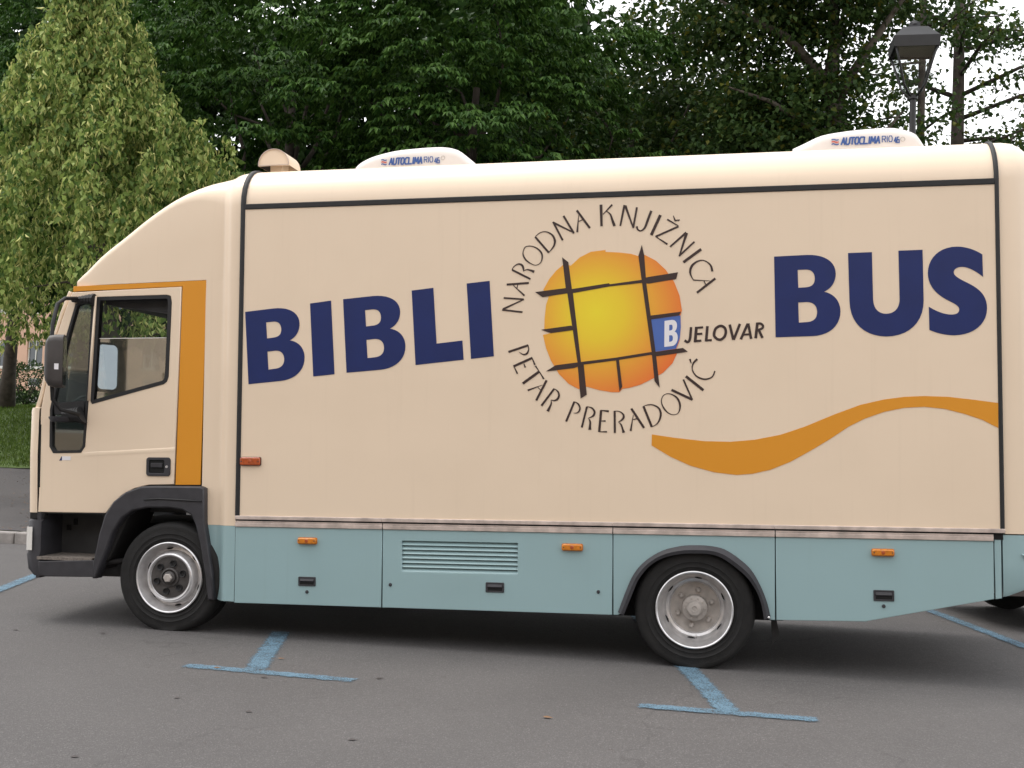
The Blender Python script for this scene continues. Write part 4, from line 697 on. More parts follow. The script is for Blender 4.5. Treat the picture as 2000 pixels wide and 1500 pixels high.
# step well
plate('step_side', STEPSKIRT, -.002, .03, PLASTIC, truck, bevel=.006)
mesh_obj('step_tread', [(-1.01, .004, .492), (-.585, .004, .487), (-.585, .30, .492), (-1.01, .30, .497), (-1.01, .004, .472), (-.585, .004, .467), (-.585, .30, .47), (-1.01, .30, .47)],
         [(0, 1, 2, 3), (0, 4, 5, 1), (1, 5, 6, 2), (2, 6, 7, 3), (3, 7, 4, 0), (4, 7, 6, 5)], TREAD, truck)
box('step_back', -1.02, -.48, .30, .34, .33, .81, INTERIOR, truck); box('step_end', -1.03, -1.00, .03, .30, .34, .80, PLASTIC, truck); box('step_roof', -1.03, -.47, .06, .34, .795, .81, INTERIOR, truck)
box('latch', -.955, -.925, .286, .300, .66, .70, SHADOWGAP, truck); box('latch', -.90, -.875, .286, .300, .70, .745, SHADOWGAP, truck)
def fender_plate():
    o = plate('front_fender', FENDER, -.004, .10, PLASTIC, truck, bevel=.012); return o
fender_plate()
tube('fender_ridge', [(-.19, -.006, .905), (-.08, -.007, .913), (.10, -.007, .906), (.24, -.006, .900)], .006, RUBBER, truck, 6)
tube('step_bracket', [(-.56, .1, .445), (-.44, .12, .46), (-.34, .2, .47)], .02, BLACK, truck, 8)
# cab interior
box('cab_floor', -1.05, .22, .34, 1.96, .80, .90, INTERIOR, truck)
box('cab_back_wall', .17, .21, .08, WID - .08, .80, 2.46, INTERIOR, truck)
box('cab_ceiling', -.80, .2, .10, WID - .10, 2.41, 2.455, INTERIOR, truck)
mesh_obj('overhead_shelf', [(-.62, .14, 2.41), (-.62, 2.16, 2.41), (-.60, .14, 2.30), (-.60, 2.16, 2.30), (.16, .14, 2.18), (.16, 2.16, 2.18), (.16, .14, 2.41), (.16, 2.16, 2.41)],
         [(0, 1, 3, 2), (2, 3, 5, 4), (0, 2, 4, 6), (1, 7, 5, 3)], INTERIOR, truck)
dash = box('dashboard', -1.12, -.62, .12, WID - .12, 1.18, 1.50, INTERIOR, truck, .05)
box('instrument_hood', -.85, -.58, .35, .85, 1.46, 1.58, INTERIOR, dash, .04)
sw = empty('steering_wheel', (-.50, .60, 1.50), (0, math.radians(-52), 0), truck)
tube('wheel_grip', [(.20 * math.cos(2 * math.pi * k / 28), .20 * math.sin(2 * math.pi * k / 28), 0) for k in range(29)], .015, RUBBER, sw, 8)
for a in (0, 2.1, 4.2): tube('spoke', [(0, 0, -.02), (.2 * math.cos(a), .2 * math.sin(a), 0)], .013, RUBBER, sw, 6)
tube('column', [(0, 0, -.01), (0, 0, -.45)], .03, RUBBER, sw)
for y in (.60, 1.65):
    s_ = empty('seat', (-.05, y, .9), (0, 0, 0), truck)
    box('seat_base', -.42, .10, -.22, .22, .18, .34, SEATCLOTH, s_, .05); box('seat_back', .04, .18, -.22, .22, .30, .82, SEATCLOTH, s_, .05); box('head_rest', .05, .15, -.12, .12, .85, 1.02, SEATCLOTH, s_, .04)
    box('seat_pedestal', -.32, .05, -.16, .16, 0, .18, INTERIOR, s_)
tube('seat_belt', [(.12, .2, 2.0), (.10, .22, 1.6), (.02, .25, 1.2)], .012, RUBBER, truck, 6)
# mirrors
def mirror(near):
    s = 1 if near else -1; Y = (lambda y: y) if near else (lambda y: WID - y)
    mr = empty('mirror', (.042, 0, 0), (0, 0, 0), truck)
    # housing : rounded shell, its open side with the glass faces the rear
    rings = []; ca, sa = math.cos(math.radians(24)), math.sin(math.radians(24))
    def M_(u, v, z):          # u along the depth of the shell, v across it, turned a little towards the driver
        return (-.790 + u * ca - v * sa, Y(-.24 + u * sa + v * ca), z)
    for u, k in ((-.070, .50), (-.062, .76), (-.040, .95), (0., 1.0), (.055, 1.0)):
        rings.append([M_(u, a, 1.862 + c) for a, c in rect(-.098 * k, .098 * k, -.182 * k, .182 * k, .05 * k, 5)])
    loft('mirror_shell', rings, MIRRORSHELL, mr, close_ring=True, caps=True)
    gl = rect(-.085, .085, -.165, .165, .04, 5)
    mesh_obj('mirror_glass', [M_(.0565, a, 1.862 + c) for a, c in gl], [tuple(range(len(gl)))], MIRROR, mr)
    tube('mirror_tube', [(-.79, Y(.0), 2.330), (-.82, Y(-.10), 2.318), (-.835, Y(-.17), 2.27), (-.850, Y(-.20), 2.12), (-.842, Y(-.215), 2.03), (-.835, Y(-.215), 1.72), (-.835, Y(-.20), 1.60), (-.81, Y(-.14), 1.53), (-.73, Y(-.03), 1.50)], .014, RUBBER, mr, 8)
    V, Fc = [], []
    for k in range(7):
        x = -.842 + .025 * k; tube_geo([(x, Y(.03), 2.325), (x + .019, Y(.03), 2.323)], [.018 + .004 * k, .018 + .004 * k], 10, V, Fc)
    mesh_obj('upper_bracket', V, Fc, RUBBER, mr)
    V, Fc = [], []
    for k in range(6):
        x = -.885 + .025 * k; tube_geo([(x, Y(.03), 1.50 - .002 * k), (x + .021, Y(.03), 1.50)], [.038 + .005 * k, .040 + .005 * k], 12, V, Fc)
    mesh_obj('lower_bracket', V, Fc, RUBBER, mr)
    if near:
        mesh_obj('mirror_label', [M_(.002, -.0995, 1.80), M_(.030, -.0995, 1.80), M_(.030, -.0995, 1.84), M_(.002, -.0995, 1.84)], [(0, 1, 2, 3)], WHITEFILM, mr)
        lathe('round_mirror', [(0, -.03), (.07, -.025), (.085, .0), (.085, .01)], PLASTIC, mr, 20, axis='z').location = (-.90, .02, 1.475)
mirror(True); mirror(False)

# roof equipment
def stroke_text(x0, x1, z0, z1, txt, wgt, y, m, par, slant=0.):
    G_ = {'A': [[(0, 0), (.5, 1), (1, 0)], [(.2, .35), (.8, .35)]], 'U': [[(0, 1), (0, .2), (.25, 0), (.75, 0), (1, .2), (1, 1)]], 'T': [[(0, 1), (1, 1)], [(.5, 1), (.5, 0)]],
          'O': [[(.2, 0), (0, .3), (0, .7), (.2, 1), (.8, 1), (1, .7), (1, .3), (.8, 0), (.2, 0)]], 'C': [[(1, 1), (.3, 1), (0, .7), (0, .3), (.3, 0), (1, 0)]], 'L': [[(0, 1), (0, 0), (1, 0)]], 'I': [[(.5, 0), (.5, 1)]],
          'M': [[(0, 0), (.1, 1), (.5, .3), (.9, 1), (1, 0)]], 'R': [[(0, 0), (0, 1), (.9, 1), (1, .7), (.8, .5), (0, .5)], [(.5, .5), (1, 0)]], '4': [[(.75, 0), (.75, 1), (0, .3), (1, .3)]], '6': [[(.9, 1), (.2, 1), (0, .5), (0, 0), (1, 0), (1, .55), (0, .55)]]}
    wd = {'I': .35, 'M': 1.25}; tot = sum(wd.get(c, 1) for c in txt) + .28 * (len(txt) - 1); u = (x1 - x0) / tot; x = x0; h = z1 - z0
    for c in txt:
        w = wd.get(c, 1) * u; V = []; Fc = []; k = 0
        for poly_ in G_[c]:
            for a, b in zip(poly_, poly_[1:]):
                pa = Vector((x + a[0] * w + slant * a[1] * h, z0 + a[1] * h)); pb = Vector((x + b[0] * w + slant * b[1] * h, z0 + b[1] * h)); t = (pb - pa).normalized(); n_ = Vector((-t.y, t.x)) * wgt / 2; pa -= t * wgt * .3; pb += t * wgt * .3
                q = len(V); yy = y - .0002 * k; k += 1
                V += [(pa.x + n_.x, yy, pa.y + n_.y), (pa.x - n_.x, yy, pa.y - n_.y), (pb.x - n_.x, yy, pb.y - n_.y), (pb.x + n_.x, yy, pb.y + n_.y)]; Fc.append((q, q + 1, q + 2, q + 3))
        mesh_obj('letter', V, Fc, m, par); x += w + .28 * u
def roof_unit(prof, txt):
    P = smooth_line(prof, False, 3); zb_ = ROOF - .01; rings = []
    P = [(P[0][0] - .02, zb_ + .002)] + P + [(P[-1][0] + .05, zb_ + .002)]
    n = 7; y0_, y1_ = .6, 1.7
    for x, z in P:
        h = max(.002, z - zb_); r = min(.07, h * .45); R = [(x, y0_ - .004, zb_), (x, y0_, zb_ + (h - r) * .5), (x, y0_ + .002, z - r)]
        for i in range(1, n + 1):
            a = math.pi / 2 * i / n; R.append((x, y0_ + .002 + r * (1 - math.cos(a)), z - r + r * math.sin(a)))
        R += [(p[0], y0_ + y1_ - p[1], p[2]) for p in reversed(R)]; rings.append(R)
    un = loft('air_conditioner', rings, WHITEGRP, truck, caps=True, sharp=60)
    (fx0, fz1), (fx1, fz0), (ax0, az0), (ax1, az1), (rx0, rz0), (rx1, rz1), (cx, cz) = txt
    yy = y0_ - .006
    hgt = .046; zl = az0 + .004
    stroke_text(ax0, ax1, zl, zl + hgt, 'AUTOCLIMA', .011, yy, ACBLUE, un, .12)
    stroke_text(rx0 + .01, rx0 + .075, zl + .006, zl + hgt, 'RIO', .006, yy, ACBLUE, un); stroke_text(rx0 + .088, rx1, zl - .002, zl + .036, '46', .007, yy, ACBLUE, un)
    for k, m in enumerate((ACBLUE, ACRED, ACBLUE)):
        zz = zl + .036 - .016 * k; pts = [(fx0 + (fx1 - fx0) * t / 8, zz + .003 * math.sin(t * .8), .008) for t in range(9)]
        stroke_letter('flag_stripe', [(False, pts)], yy, m, un)
    o = lathe('badge', [(.012, -.001), (.014, -.002), (.016, -.001)], DUSTY, un, 20); o.location = (cx, yy + .002, cz - .004)
roof_unit(AC1, AC1_TEXT); roof_unit(AC2, AC2_TEXT)
# half-round vent cowl
cx_, hw, zb_, zt_ = .579, .118, 3.322, 3.446
ring = [(cx_ - hw * math.cos(math.pi * i / 18), zb_ + (zt_ - zb_) * math.sin(math.pi * i / 18) ** .9 if 0 < i < 18 else zb_) for i in range(19)]
cowl = plate('vent_cowl', ring, .35, .010, CREAM, truck)
sh = loft('cowl_shell', [[(x, y, z) for x, z in ring] for y in (.345, .47, .585)], CREAM, cowl)
loft('cowl_lining', [[(cx_ + (x - cx_) * .96, y, zb_ + (z - zb_) * .95) for x, z in ring] for y in (.361, .574)], INTERIOR, cowl)
plate('cowl_end', ring, .575, .010, CREAM, cowl)
plate('cowl_lip', ring, .342, .006, TRIM, cowl, holes=[inset(ring, .004)])
box('cowl_neck', cx_ - .045, cx_ + .045, .40, .53, ROOF - .02, 3.40, CREAM, cowl)

# ------------------------------------------------------------------ trees
def fast_mesh(name, V, tris, m, parent=None):
    """V (n,3) and tris (k,3) numpy arrays into one mesh"""
    me = bpy.data.meshes.new(name); n = len(V); k = len(tris)
    me.vertices.add(n); me.vertices.foreach_set('co', np.ascontiguousarray(V, dtype=np.float32).ravel())
    me.loops.add(k * 3); me.loops.foreach_set('vertex_index', np.ascontiguousarray(tris, dtype=np.int32).ravel())
    me.polygons.add(k); me.polygons.foreach_set('loop_start', np.arange(0, k * 3, 3, dtype=np.int32)); me.polygons.foreach_set('loop_total', np.full(k, 3, dtype=np.int32))
    me.update(calc_edges=True); me.materials.append(m)
    return link(bpy.data.objects.new(name, me), parent)
def unit(v): return v / np.maximum(np.linalg.norm(v, axis=-1, keepdims=True), 1e-9)
def leaf_geo(c, d, nrm, ln, wd, fold=.25, droop=.15):
    """one folded lozenge of two triangles for each leaf: base c, direction d, face normal nrm"""
    n = len(c); d = unit(d); s = unit(np.cross(d, nrm)); u = np.cross(s, d)
    ln = np.broadcast_to(ln, n)[:, None]; wd = np.broadcast_to(wd, n)[:, None]
    tip = c + d * ln - u * ln * droop; mid = c + d * ln * .45 + u * wd * fold
    V = np.stack([c, mid + s * wd * .5, tip, mid - s * wd * .5], 1).reshape(-1, 3)
    b = np.arange(n)[:, None] * 4
    T = np.concatenate([b + np.array([0, 1, 2]), b + np.array([0, 2, 3])], 1).reshape(-1, 3)
    return V, T
def merge(parts):
    Vs, Ts, o = [], [], 0
    for V, T in parts: Vs.append(V); Ts.append(T + o); o += len(V)
    return np.concatenate(Vs), np.concatenate(Ts)
def rand_dirs(r, n):
    v = r.normal(size=(n, 3)); return unit(v)

def trunk_mesh(r, base, top, r0, crown_c, crown_r, limbs, m, parent, bend=.25, lean=None):
    V, Fc = [], []; base = np.array(base, float); top = np.array(top, float); pts = []
    N = 9
    for i in range(N):
        t = i / (N - 1); p = base + (top - base) * t; p[:2] += r.normal(size=2) * bend * .15 * t; pts.append(p)
    rad = [r0 * (1.35 if i == 0 else 1.05 - .8 * i / (N - 1)) for i in range(N)]
    tube_geo(pts, rad, 10, V, Fc)
    for k in range(limbs):
        i = int(r.integers(3, N - 1)); p0 = pts[i]; e = crown_c + rand_dirs(r, 1)[0] * crown_r * r.uniform(.55, .9)
        e[2] = max(e[2], p0[2] + .3); mid = (p0 + e) / 2 + r.normal(size=3) * .25; q = (mid + e) / 2 + r.normal(size=3) * .2
        tube_geo([p0, mid * .5 + p0 * .5 + r.normal(size=3) * .08, mid, q, e], [rad[i] * .55, rad[i] * .42, rad[i] * .3, rad[i] * .2, .012], 6, V, Fc)
    return mesh_obj('trunk', V, Fc, m, parent, True)

def crown_points(r, c, R, n, inner=.45, flat_bottom=-.75, dens=1.):
    """points through the outer shell of a lumpy ellipsoid"""
    c = np.array(c); R = np.array(R); out = []
    lob = rand_dirs(r, 14); la = r.uniform(.75, 1.18, 14)
    while sum(map(len, out)) < n:
        d = rand_dirs(r, n); k = d @ lob.T; j = np.argmax(k, 1); rad = (inner + (1 - inner) * r.uniform(0, 1, n) ** .6) * la[j]
        p = d * rad[:, None]; p = p[p[:, 2] > flat_bottom]; out.append(p)
    p = np.concatenate(out)[:n]; return c + p * R, unit(p * R)

def chestnut(x, y, c, R, sprays, label, seed, per=21, size=1., mat_=None, spread=(.45, .8), group=None):
    r = np.random.default_rng(seed); z0 = terrain(y); t = tag(empty('chestnut_tree', (x, y, z0)), label, 'tree', group)
    c = np.array(c, float) - np.array((x, y, z0)); R = np.array(R, float)
    trunk_mesh(r, (0, 0, -.1), (c[0], c[1] + .8, c[2] + R[2] * .1), .24, c + np.array([0, .9, 0]), R * .75, 9, BARK, t)
    P, out = crown_points(r, c, R, sprays)
    h = unit(out * np.array([1, 1, .25]) + r.normal(size=out.shape) * .3); h[:, 2] = 0; h = unit(h)
    parts = []
    rad = r.uniform(*spread, sprays)
    # leaves of each spray: a drooping pad
    a = r.uniform(0, 2 * np.pi, (sprays, per)); q = np.sqrt(r.uniform(0, 1, (sprays, per))) * rad[:, None]
    side_ = np.stack([-h[:, 1], h[:, 0], np.zeros(sprays)], 1)
    along = np.cos(a) * q; across = np.sin(a) * q * .75
    pos = P[:, None] + h[:, None] * along[..., None] + side_[:, None] * across[..., None]
    pos[..., 2] += -.22 * (along / rad[:, None]) * rad[:, None] - .30 * q ** 2 + r.normal(size=q.shape) * .05
    pos = pos.reshape(-1, 3); n = len(pos)
    hd = np.repeat(h, per, 0); ang = np.arctan2(hd[:, 1], hd[:, 0]) + r.normal(size=n) * .8
    nl = 6
    for k in range(nl):
        b = ang + np.radians(-95 + 190 * k / (nl - 1)) + r.normal(size=n) * .08
        dz = -.32 - .25 * r.uniform(size=n); d = np.stack([np.cos(b), np.sin(b), dz], 1)
        nr = unit(np.array([0, 0, 1.]) + r.normal(size=(n, 3)) * .22)
        ln = (.205 - .04 * abs(k - 2.5)) * size * r.uniform(.8, 1.2, n)
        parts.append(leaf_geo(pos, d, nr, ln, ln * .36, .15, .28))
    V, T = merge(parts); fast_mesh('crown', V, T, mat_ or CHEST, t)
    return t

def leafy_tree(name, x, y, c, R, n, leaf, label, seed, m, bark=BARK, clumps=240, crad=.5, limbs=12, r0=.16, trunk_top=None, group=None, inner=.3, bend=.25):
    r = np.random.default_rng(seed); z0 = terrain(y); t = tag(empty(name, (x, y, z0)), label, 'tree', group)
    c = np.array(c, float) - np.array((x, y, z0)); R = np.array(R, float)
    tt = trunk_top if trunk_top is not None else (c[0], c[1], c[2] + R[2] * .55)
    trunk_mesh(r, (0, 0, -.1), tt, r0, c, R, limbs, bark, t, bend)
    P, out = crown_points(r, c, R, clumps, inner)
    k = r.integers(0, clumps, n); off = r.normal(size=(n, 3)) * crad * np.array([.62, .62, .30]); pos = P[k] + off
    d = unit(out[k] * .5 + r.normal(size=(n, 3)) * .7 + np.array([0, 0, -.45])); nr = unit(np.array([0, 0, 1.]) + r.normal(size=(n, 3)) * .45)
    ln = leaf * r.uniform(.7, 1.3, n)
    V, T = leaf_geo(pos, d, nr, ln, ln * .8, .15, .2); fast_mesh('crown', V, T, m, t)
    return t

def lime_tree(x, y, seed):
    r = np.random.default_rng(seed); z0 = terrain(y)
    t = tag(empty('lime_tree', (x, y, z0)), 'pale yellow-green flowering lime tree with drooping branches behind the cab', 'tree')
    V, Fc = [], []
    tube_geo([(0, 0, -.1), (.02, 0, .7), (.10, 0, 1.4), (-.05, .0, 2.2), (-.35, 0, 3.4), (-.6, 0, 5.5), (-.75, 0, 8.6)], [.24, .17, .15, .14, .12, .08, .02], 12, V, Fc)
    for k in range(26):
        z = 2.2 + 5.8 * k / 26; a = r.uniform(0, 6.28); L = .45 * max(.06, .36 + .46 * (7.4 - z)) if z > 3 else 1.2; ax = -.05 - .12 * (z - 2)
        tube_geo([(ax, 0, z), (ax + .5 * L * math.cos(a), .5 * L * math.sin(a), z + .35), (ax + L * math.cos(a), L * math.sin(a), z + .2)], [.028, .018, .006], 5, V, Fc)
    mesh_obj('trunk', V, Fc, BARK2, t, True)
    # the crown is a cone of upright spires: each tapers to a tip and is clad in hanging leaves
    nb = 250; zb_ = 3.1 + 6.4 * (np.arange(nb) / nb) ** 1.1; ab = np.arange(nb) * 2.39996 + r.normal(size=nb) * .3
    prof = np.clip(.50 + .50 * (7.3 - zb_), .08, 2.75) * r.uniform(.62, 1.12, nb)
    bx = -.22 - .09 * (zb_ - 2) + prof * np.cos(ab); by = prof * np.sin(ab)
    extra = np.array([(1.62, -.2, 5.15), (1.35, -.5, 5.3), (1.75, -.1, 4.6), (1.3, -.6, 4.7), (1.0, -.9, 5.5)]); bx = np.concatenate([bx, extra[:, 0]]); by = np.concatenate([by, extra[:, 1]]); zb_ = np.concatenate([zb_, extra[:, 2]]); nb = len(bx)
    per = 150; L = r.uniform(.75, 1.5, nb); wid = r.uniform(.15, .27, nb)
    tt = r.uniform(0, 1, (nb, per)) ** .75; aa = r.uniform(0, 2 * np.pi, (nb, per)); rr_ = wid[:, None] * (tt ** .8) * r.uniform(.35, 1.1, (nb, per)) + .015
    outd0 = np.stack([np.cos(np.arctan2(by, bx)), np.sin(np.arctan2(by, bx))], 1)
    px_ = bx[:, None] + outd0[:, :1] * tt * L[:, None] * .22 + rr_ * np.cos(aa); py_ = by[:, None] + outd0[:, 1:] * tt * L[:, None] * .22 + rr_ * np.sin(aa); pz_ = zb_[:, None] + .25 - tt * L[:, None]
    pos = np.stack([px_, py_, pz_], -1).reshape(-1, 3); od = np.stack([np.cos(aa), np.sin(aa), np.zeros_like(aa)], -1).reshape(-1, 3)
    fill = 5200; zf = 2.4 + 6.2 * r.uniform(0, 1, fill); af = r.uniform(0, 6.28, fill); rf = .62 * np.clip(.36 + .46 * (7.4 - zf), .05, 2.4) * np.sqrt(r.uniform(0, 1, fill))
    pos = np.concatenate([pos, np.stack([-.30 - .09 * (zf - 2) + rf * np.cos(af), rf * np.sin(af), zf], 1)]); od = np.concatenate([od, np.stack([np.cos(af), np.sin(af), 0 * af], 1)]); n = len(pos)
    d = unit(od * .45 + r.normal(size=(n, 3)) * .45 + np.array([0, 0, -.9])); nr = unit(od * .8 + r.normal(size=(n, 3)) * .45 + np.array([0, 0, .45]))
    ln = .105 * r.uniform(.55, 1.2, n); V1, T1 = leaf_geo(pos, d, nr, ln, ln * .62, .12, .3)
    fast_mesh('crown', V1, T1, LIME, t)
    m_ = r.uniform(size=n) < .42; p2 = pos[m_] + r.normal(size=(m_.sum(), 3)) * .03; k = len(p2)
    d2 = unit(od[m_] * .25 + r.normal(size=(k, 3)) * .35 + np.array([0, 0, -1.])); nr2 = unit(od[m_] + r.normal(size=(k, 3)) * .5)
    l2 = .115 * r.uniform(.6, 1.2, k); V2, T2 = leaf_geo(p2, d2, nr2, l2, l2 * .20, .1, .45)
    fast_mesh('blossom', V2, T2, BRACT, t)
    return t

lime_tree(-5.0, 8.0, 3)
chestnut(-4.6, 13.2, (-4.6, 12.4, 7.4), (3.5, 2.9, 5.2), 400, 'dense dark chestnut tree with tiered leaves right behind the lime tree', 11)
chestnut(-.9, 12.6, (-.9, 11.8, 7.2), (3.2, 2.8, 5.2), 420, 'broad chestnut tree with layered leaf sprays above the front roof unit', 12)
chestnut(-9.6, 14.5, (-9.6, 14.5, 8.2), (3.6, 3.0, 4.9), 300, 'dark chestnut tree at the far left edge behind the lime tree', 13)
leafy_tree('maple_tree', 2.1, 14.5, (1.7, 14.2, 5.6), (2.5, 2.0, 3.2), 11500, .115, 'sparse leafy tree with white sky showing through, above the middle of the truck', 21, MAPLE, clumps=260, crad=.42, inner=.2)
leafy_tree('maple_tree', 3.6, 17, (3.2, 16.6, 5.2), (2.2, 2.0, 3.0), 7500, .12, 'thin tree behind the middle of the truck, reaching the sky gap', 25, MAPLE, clumps=220, crad=.5, inner=.2)

leafy_tree('maple_tree', 2.7, 16.5, (2.4, 15.8, 8.9), (1.7, 1.6, 2.2), 5200, .13, 'leafy treetop just left of the forked maple, against the sky', 27, MAPLE, clumps=180, crad=.42, inner=.2, limbs=8, r0=.12)

def forked_tree():
    x, y = 5.75, 13.0; z0 = terrain(y); r = np.random.default_rng(31)
    t = tag(empty('maple_tree', (x, y, z0)), 'big maple with a forked grey trunk showing left of the street lamp', 'tree')
    V, Fc = [], []
    b = lambda *p: np.array(p) - np.array((x, y, z0))
    tube_geo([(0, 0, -.1), b(5.70, 13, 2.5), b(5.60, 13, 5), b(5.48, 13, 6.9), b(5.34, 13, 7.45)], [.30, .22, .19, .17, .16], 12, V, Fc)
    tube_geo([b(5.34, 13, 7.4), b(5.17, 12.9, 7.85), b(4.9, 12.8, 8.15), b(4.5, 12.6, 8.5), b(4.0, 12.4, 8.7), b(3.4, 12.2, 9.0)], [.14, .11, .09, .075, .05, .02], 10, V, Fc)
    tube_geo([b(5.34, 13, 7.4), b(5.32, 13, 8.0), b(5.40, 13.1, 8.7), b(5.2, 13.1, 9.8), b(5.3, 13.2, 11)], [.14, .12, .10, .08, .03], 10, V, Fc)
    tube_geo([b(5.36, 13, 7.3), b(5.65, 12.9, 7.9), b(6.1, 12.8, 8.6), b(6.7, 12.7, 9.5)], [.11, .085, .06, .02], 8, V, Fc)
    tube_geo([b(5.55, 13, 6.4), b(5.0, 12.7, 6.9), b(4.3, 12.4, 7.3), b(3.6, 12.2, 7.5)], [.08, .06, .04, .015], 8, V, Fc)
    tube_geo([b(5.5, 13, 6.2), b(6.0, 12.8, 6.6), b(6.5, 12.6, 7.2)], [.06, .045, .015], 8, V, Fc)
    mesh_obj('trunk', V, Fc, BARK2, t, True)
    parts = []
    for c, R, cl, n in (((4.6, 13.2, 6.6), (1.9, 1.8, 2.2), 230, 17500), ((4.3, 12.8, 9.4), (2.0, 1.8, 1.5), 130, 9800), ((5.9, 13.2, 9.8), (1.4, 1.4, 1.5), 80, 3600), ((5.8, 13.4, 5.9), (1.3, 1.5, 1.5), 110, 5200), ((4.4, 14.6, 7.0), (1.7, 1.2, 2.0), 110, 6000)):
        P, out = crown_points(r, b(*c), R, cl, .15); k = r.integers(0, cl, n); pos = P[k] + r.normal(size=(n, 3)) * .36 * np.array([.75, .75, .32])
        d = unit(out[k] * .5 + r.normal(size=(n, 3)) * .7 + np.array([0, 0, -.4])); nr = unit(np.array([0, 0, 1.]) + r.normal(size=(n, 3)) * .45); ln = .105 * r.uniform(.7, 1.3, n)
        parts.append(leaf_geo(pos, d, nr, ln, ln * .8, .15, .2))
    V, T = merge(parts); fast_mesh('crown', V, T, MAPLE, t)
forked_tree()

def slim_tree(name, x, y, ztop, r0, label, seed, tiers, m, leaf=.13, narrow=.8, needle=False):
    """a straight stem with separate side boughs, sky between them"""
    r = np.random.default_rng(seed); z0 = terrain(y); t = tag(empty(name, (x, y, z0)), label, 'tree'); V, Fc = [], []
    tube_geo([(0, 0, -.1), (.03, 0, 3), (-.02, 0, 6), (0, 0, ztop - z0)], [r0 * 1.2, r0, r0 * .85, .05], 12, V, Fc); parts = []
    for (zz, ang, L, rise, n) in tiers:
        h = np.array([math.cos(ang), math.sin(ang), 0]); p0 = np.array([0, 0, zz - z0]); e = p0 + h * L + np.array([0, 0, rise]); mid = (p0 + e) / 2 + np.array([0, 0, .05 * L])
        tube_geo([p0, mid, e], [r0 * .32, r0 * .22, .012], 7, V, Fc)
        s = r.uniform(.18, 1.05, n); pos = p0 + np.outer(s, e - p0) + r.normal(size=(n, 3)) * np.array([.26, .30, .15]) * narrow
        d = unit(h * .5 + r.normal(size=(n, 3)) * .7 + np.array([0, 0, -.3])); nr = unit(np.array([0, 0, 1.]) + r.normal(size=(n, 3)) * .5); ln = leaf * r.uniform(.7, 1.3, n)
        parts.append(leaf_geo(pos, d, nr, ln, ln * (.12 if needle else .8), .12, .2))
    mesh_obj('trunk', V, Fc, BARK, t, True); VV, T = merge(parts); fast_mesh('crown', VV, T, m, t); return t
r_ = np.random.default_rng(5)
tiers = [(5.2 + .34 * i + r_.uniform(-.1, .1), r_.uniform(0, 6.28), r_.uniform(.9, 1.7), r_.uniform(-.2, .5), int(r_.integers(90, 200))) for i in range(20)]
slim_tree('maple_tree', 7.05, 14.5, 12.5, .085, 'slim young tree whose thin stem stands just behind the street lamp', 41, tiers, MAPLE, leaf=.10)
tiers = [(5.0 + .42 * i, r_.uniform(0, 6.28), r_.uniform(1.2, 2.4), r_.uniform(-.1, .9), int(r_.integers(110, 240))) for i in range(17)] + [(7.4, 2.8, 1.9, -.75, 30), (6.6, .6, 2.2, 1.7, 160), (9.3, .2, 2.4, .5, 400), (5.6, .1, 2.2, .4, 500), (9.8, 3.0, 1.5, .5, 320), (8.4, 5.9, 2.2, .6, 300)]
slim_tree('pine_tree', 7.95, 16.0, 14, .155, 'tall tree with a straight dark trunk to the right of the street lamp', 42, tiers, MAPLE, leaf=.11)
tiers = [(5.2 + .4 * i, r_.uniform(0, 6.28), r_.uniform(1.2, 2.2), r_.uniform(0, .6), int(r_.integers(500, 800))) for i in range(12)]
slim_tree('pine_tree', 11.2, 19.5, 12.5, .14, 'feathery pine at the right edge behind the rear of the truck', 43, tiers, PINE, leaf=.28, needle=True)
leafy_tree('maple_tree', 10.2, 17.5, (10.2, 17.5, 6.1), (2.0, 2.0, 2.3), 13000, .12, 'low rounded leafy tree at the right edge above the rear roof corner', 44, MAPLE, clumps=160, crad=.5)

far = [(-16.5, 25, 8.4, 3.6, 4.4), (-14, 21, 9.2, 4.4, 6.0), (-10, 22, 8.5, 4.6, 6.5), (-5, 23, 8.5, 4.4, 6.5), (-1.6, 22.5, 8.2, 3.4, 6.2), (2.2, 23, 7.2, 3.6, 3.5)]
far_lab = ['tree with a bare dark trunk standing on the lawn at the left edge', 'dark tree filling the top left corner behind the lime tree', 'far dark tree behind the lime tree crown', 'far dark tree filling the gap between lime and chestnuts', 'far dark tree behind the broad chestnut', 'low far tree under the sky gap']
for i, (x, y, z, R, Rz) in enumerate(far):
    leafy_tree('park_tree', x if i else -17.55, y if i else 24, (x, y, z), (R, R * .8, Rz), 12500 if i else 11000, .30 if i else .20, far_lab[i], 60 + i, DARKLEAF if i else LIME, clumps=330, crad=.75, r0=.21 if not i else .25, limbs=10, inner=.35, group='trees of the park behind the truck', trunk_top=(.2, .2, z + 1) if not i else None, bend=.1)

def shrub(x, y, w, h, n, label, seed):
    r = np.random.default_rng(seed); t = tag(empty('shrub', (x, y, terrain(y))), label, 'shrub'); V, Fc = [], []
    for k in range(9):
        a = r.uniform(0, 6.28); tube_geo([(0, 0, 0), (.2 * w * math.cos(a), .2 * w * math.sin(a), h * .5), (.42 * w * math.cos(a), .42 * w * math.sin(a), h * .92)], [.025, .018, .006], 5, V, Fc)
    mesh_obj('stem', V, Fc, BARK, t); d = rand_dirs(r, n); p = d * (r.uniform(.3, 1, n) ** .5)[:, None] * np.array([w / 2, w / 2, h / 2]) + np.array([0, 0, h / 2])
    VV, T = leaf_geo(p, unit(d + r.normal(size=(n, 3)) * .6), unit(d * .4 + np.array([0, 0, 1])), .12 * r.uniform(.7, 1.3, n), .07, .15, .2); fast_mesh('foliage', VV, T, SHRUB, t)
shrub(-18.9, 27, 1.7, 1.5, 1400, 'dark green shrub on the lawn beside the cab front', 71)

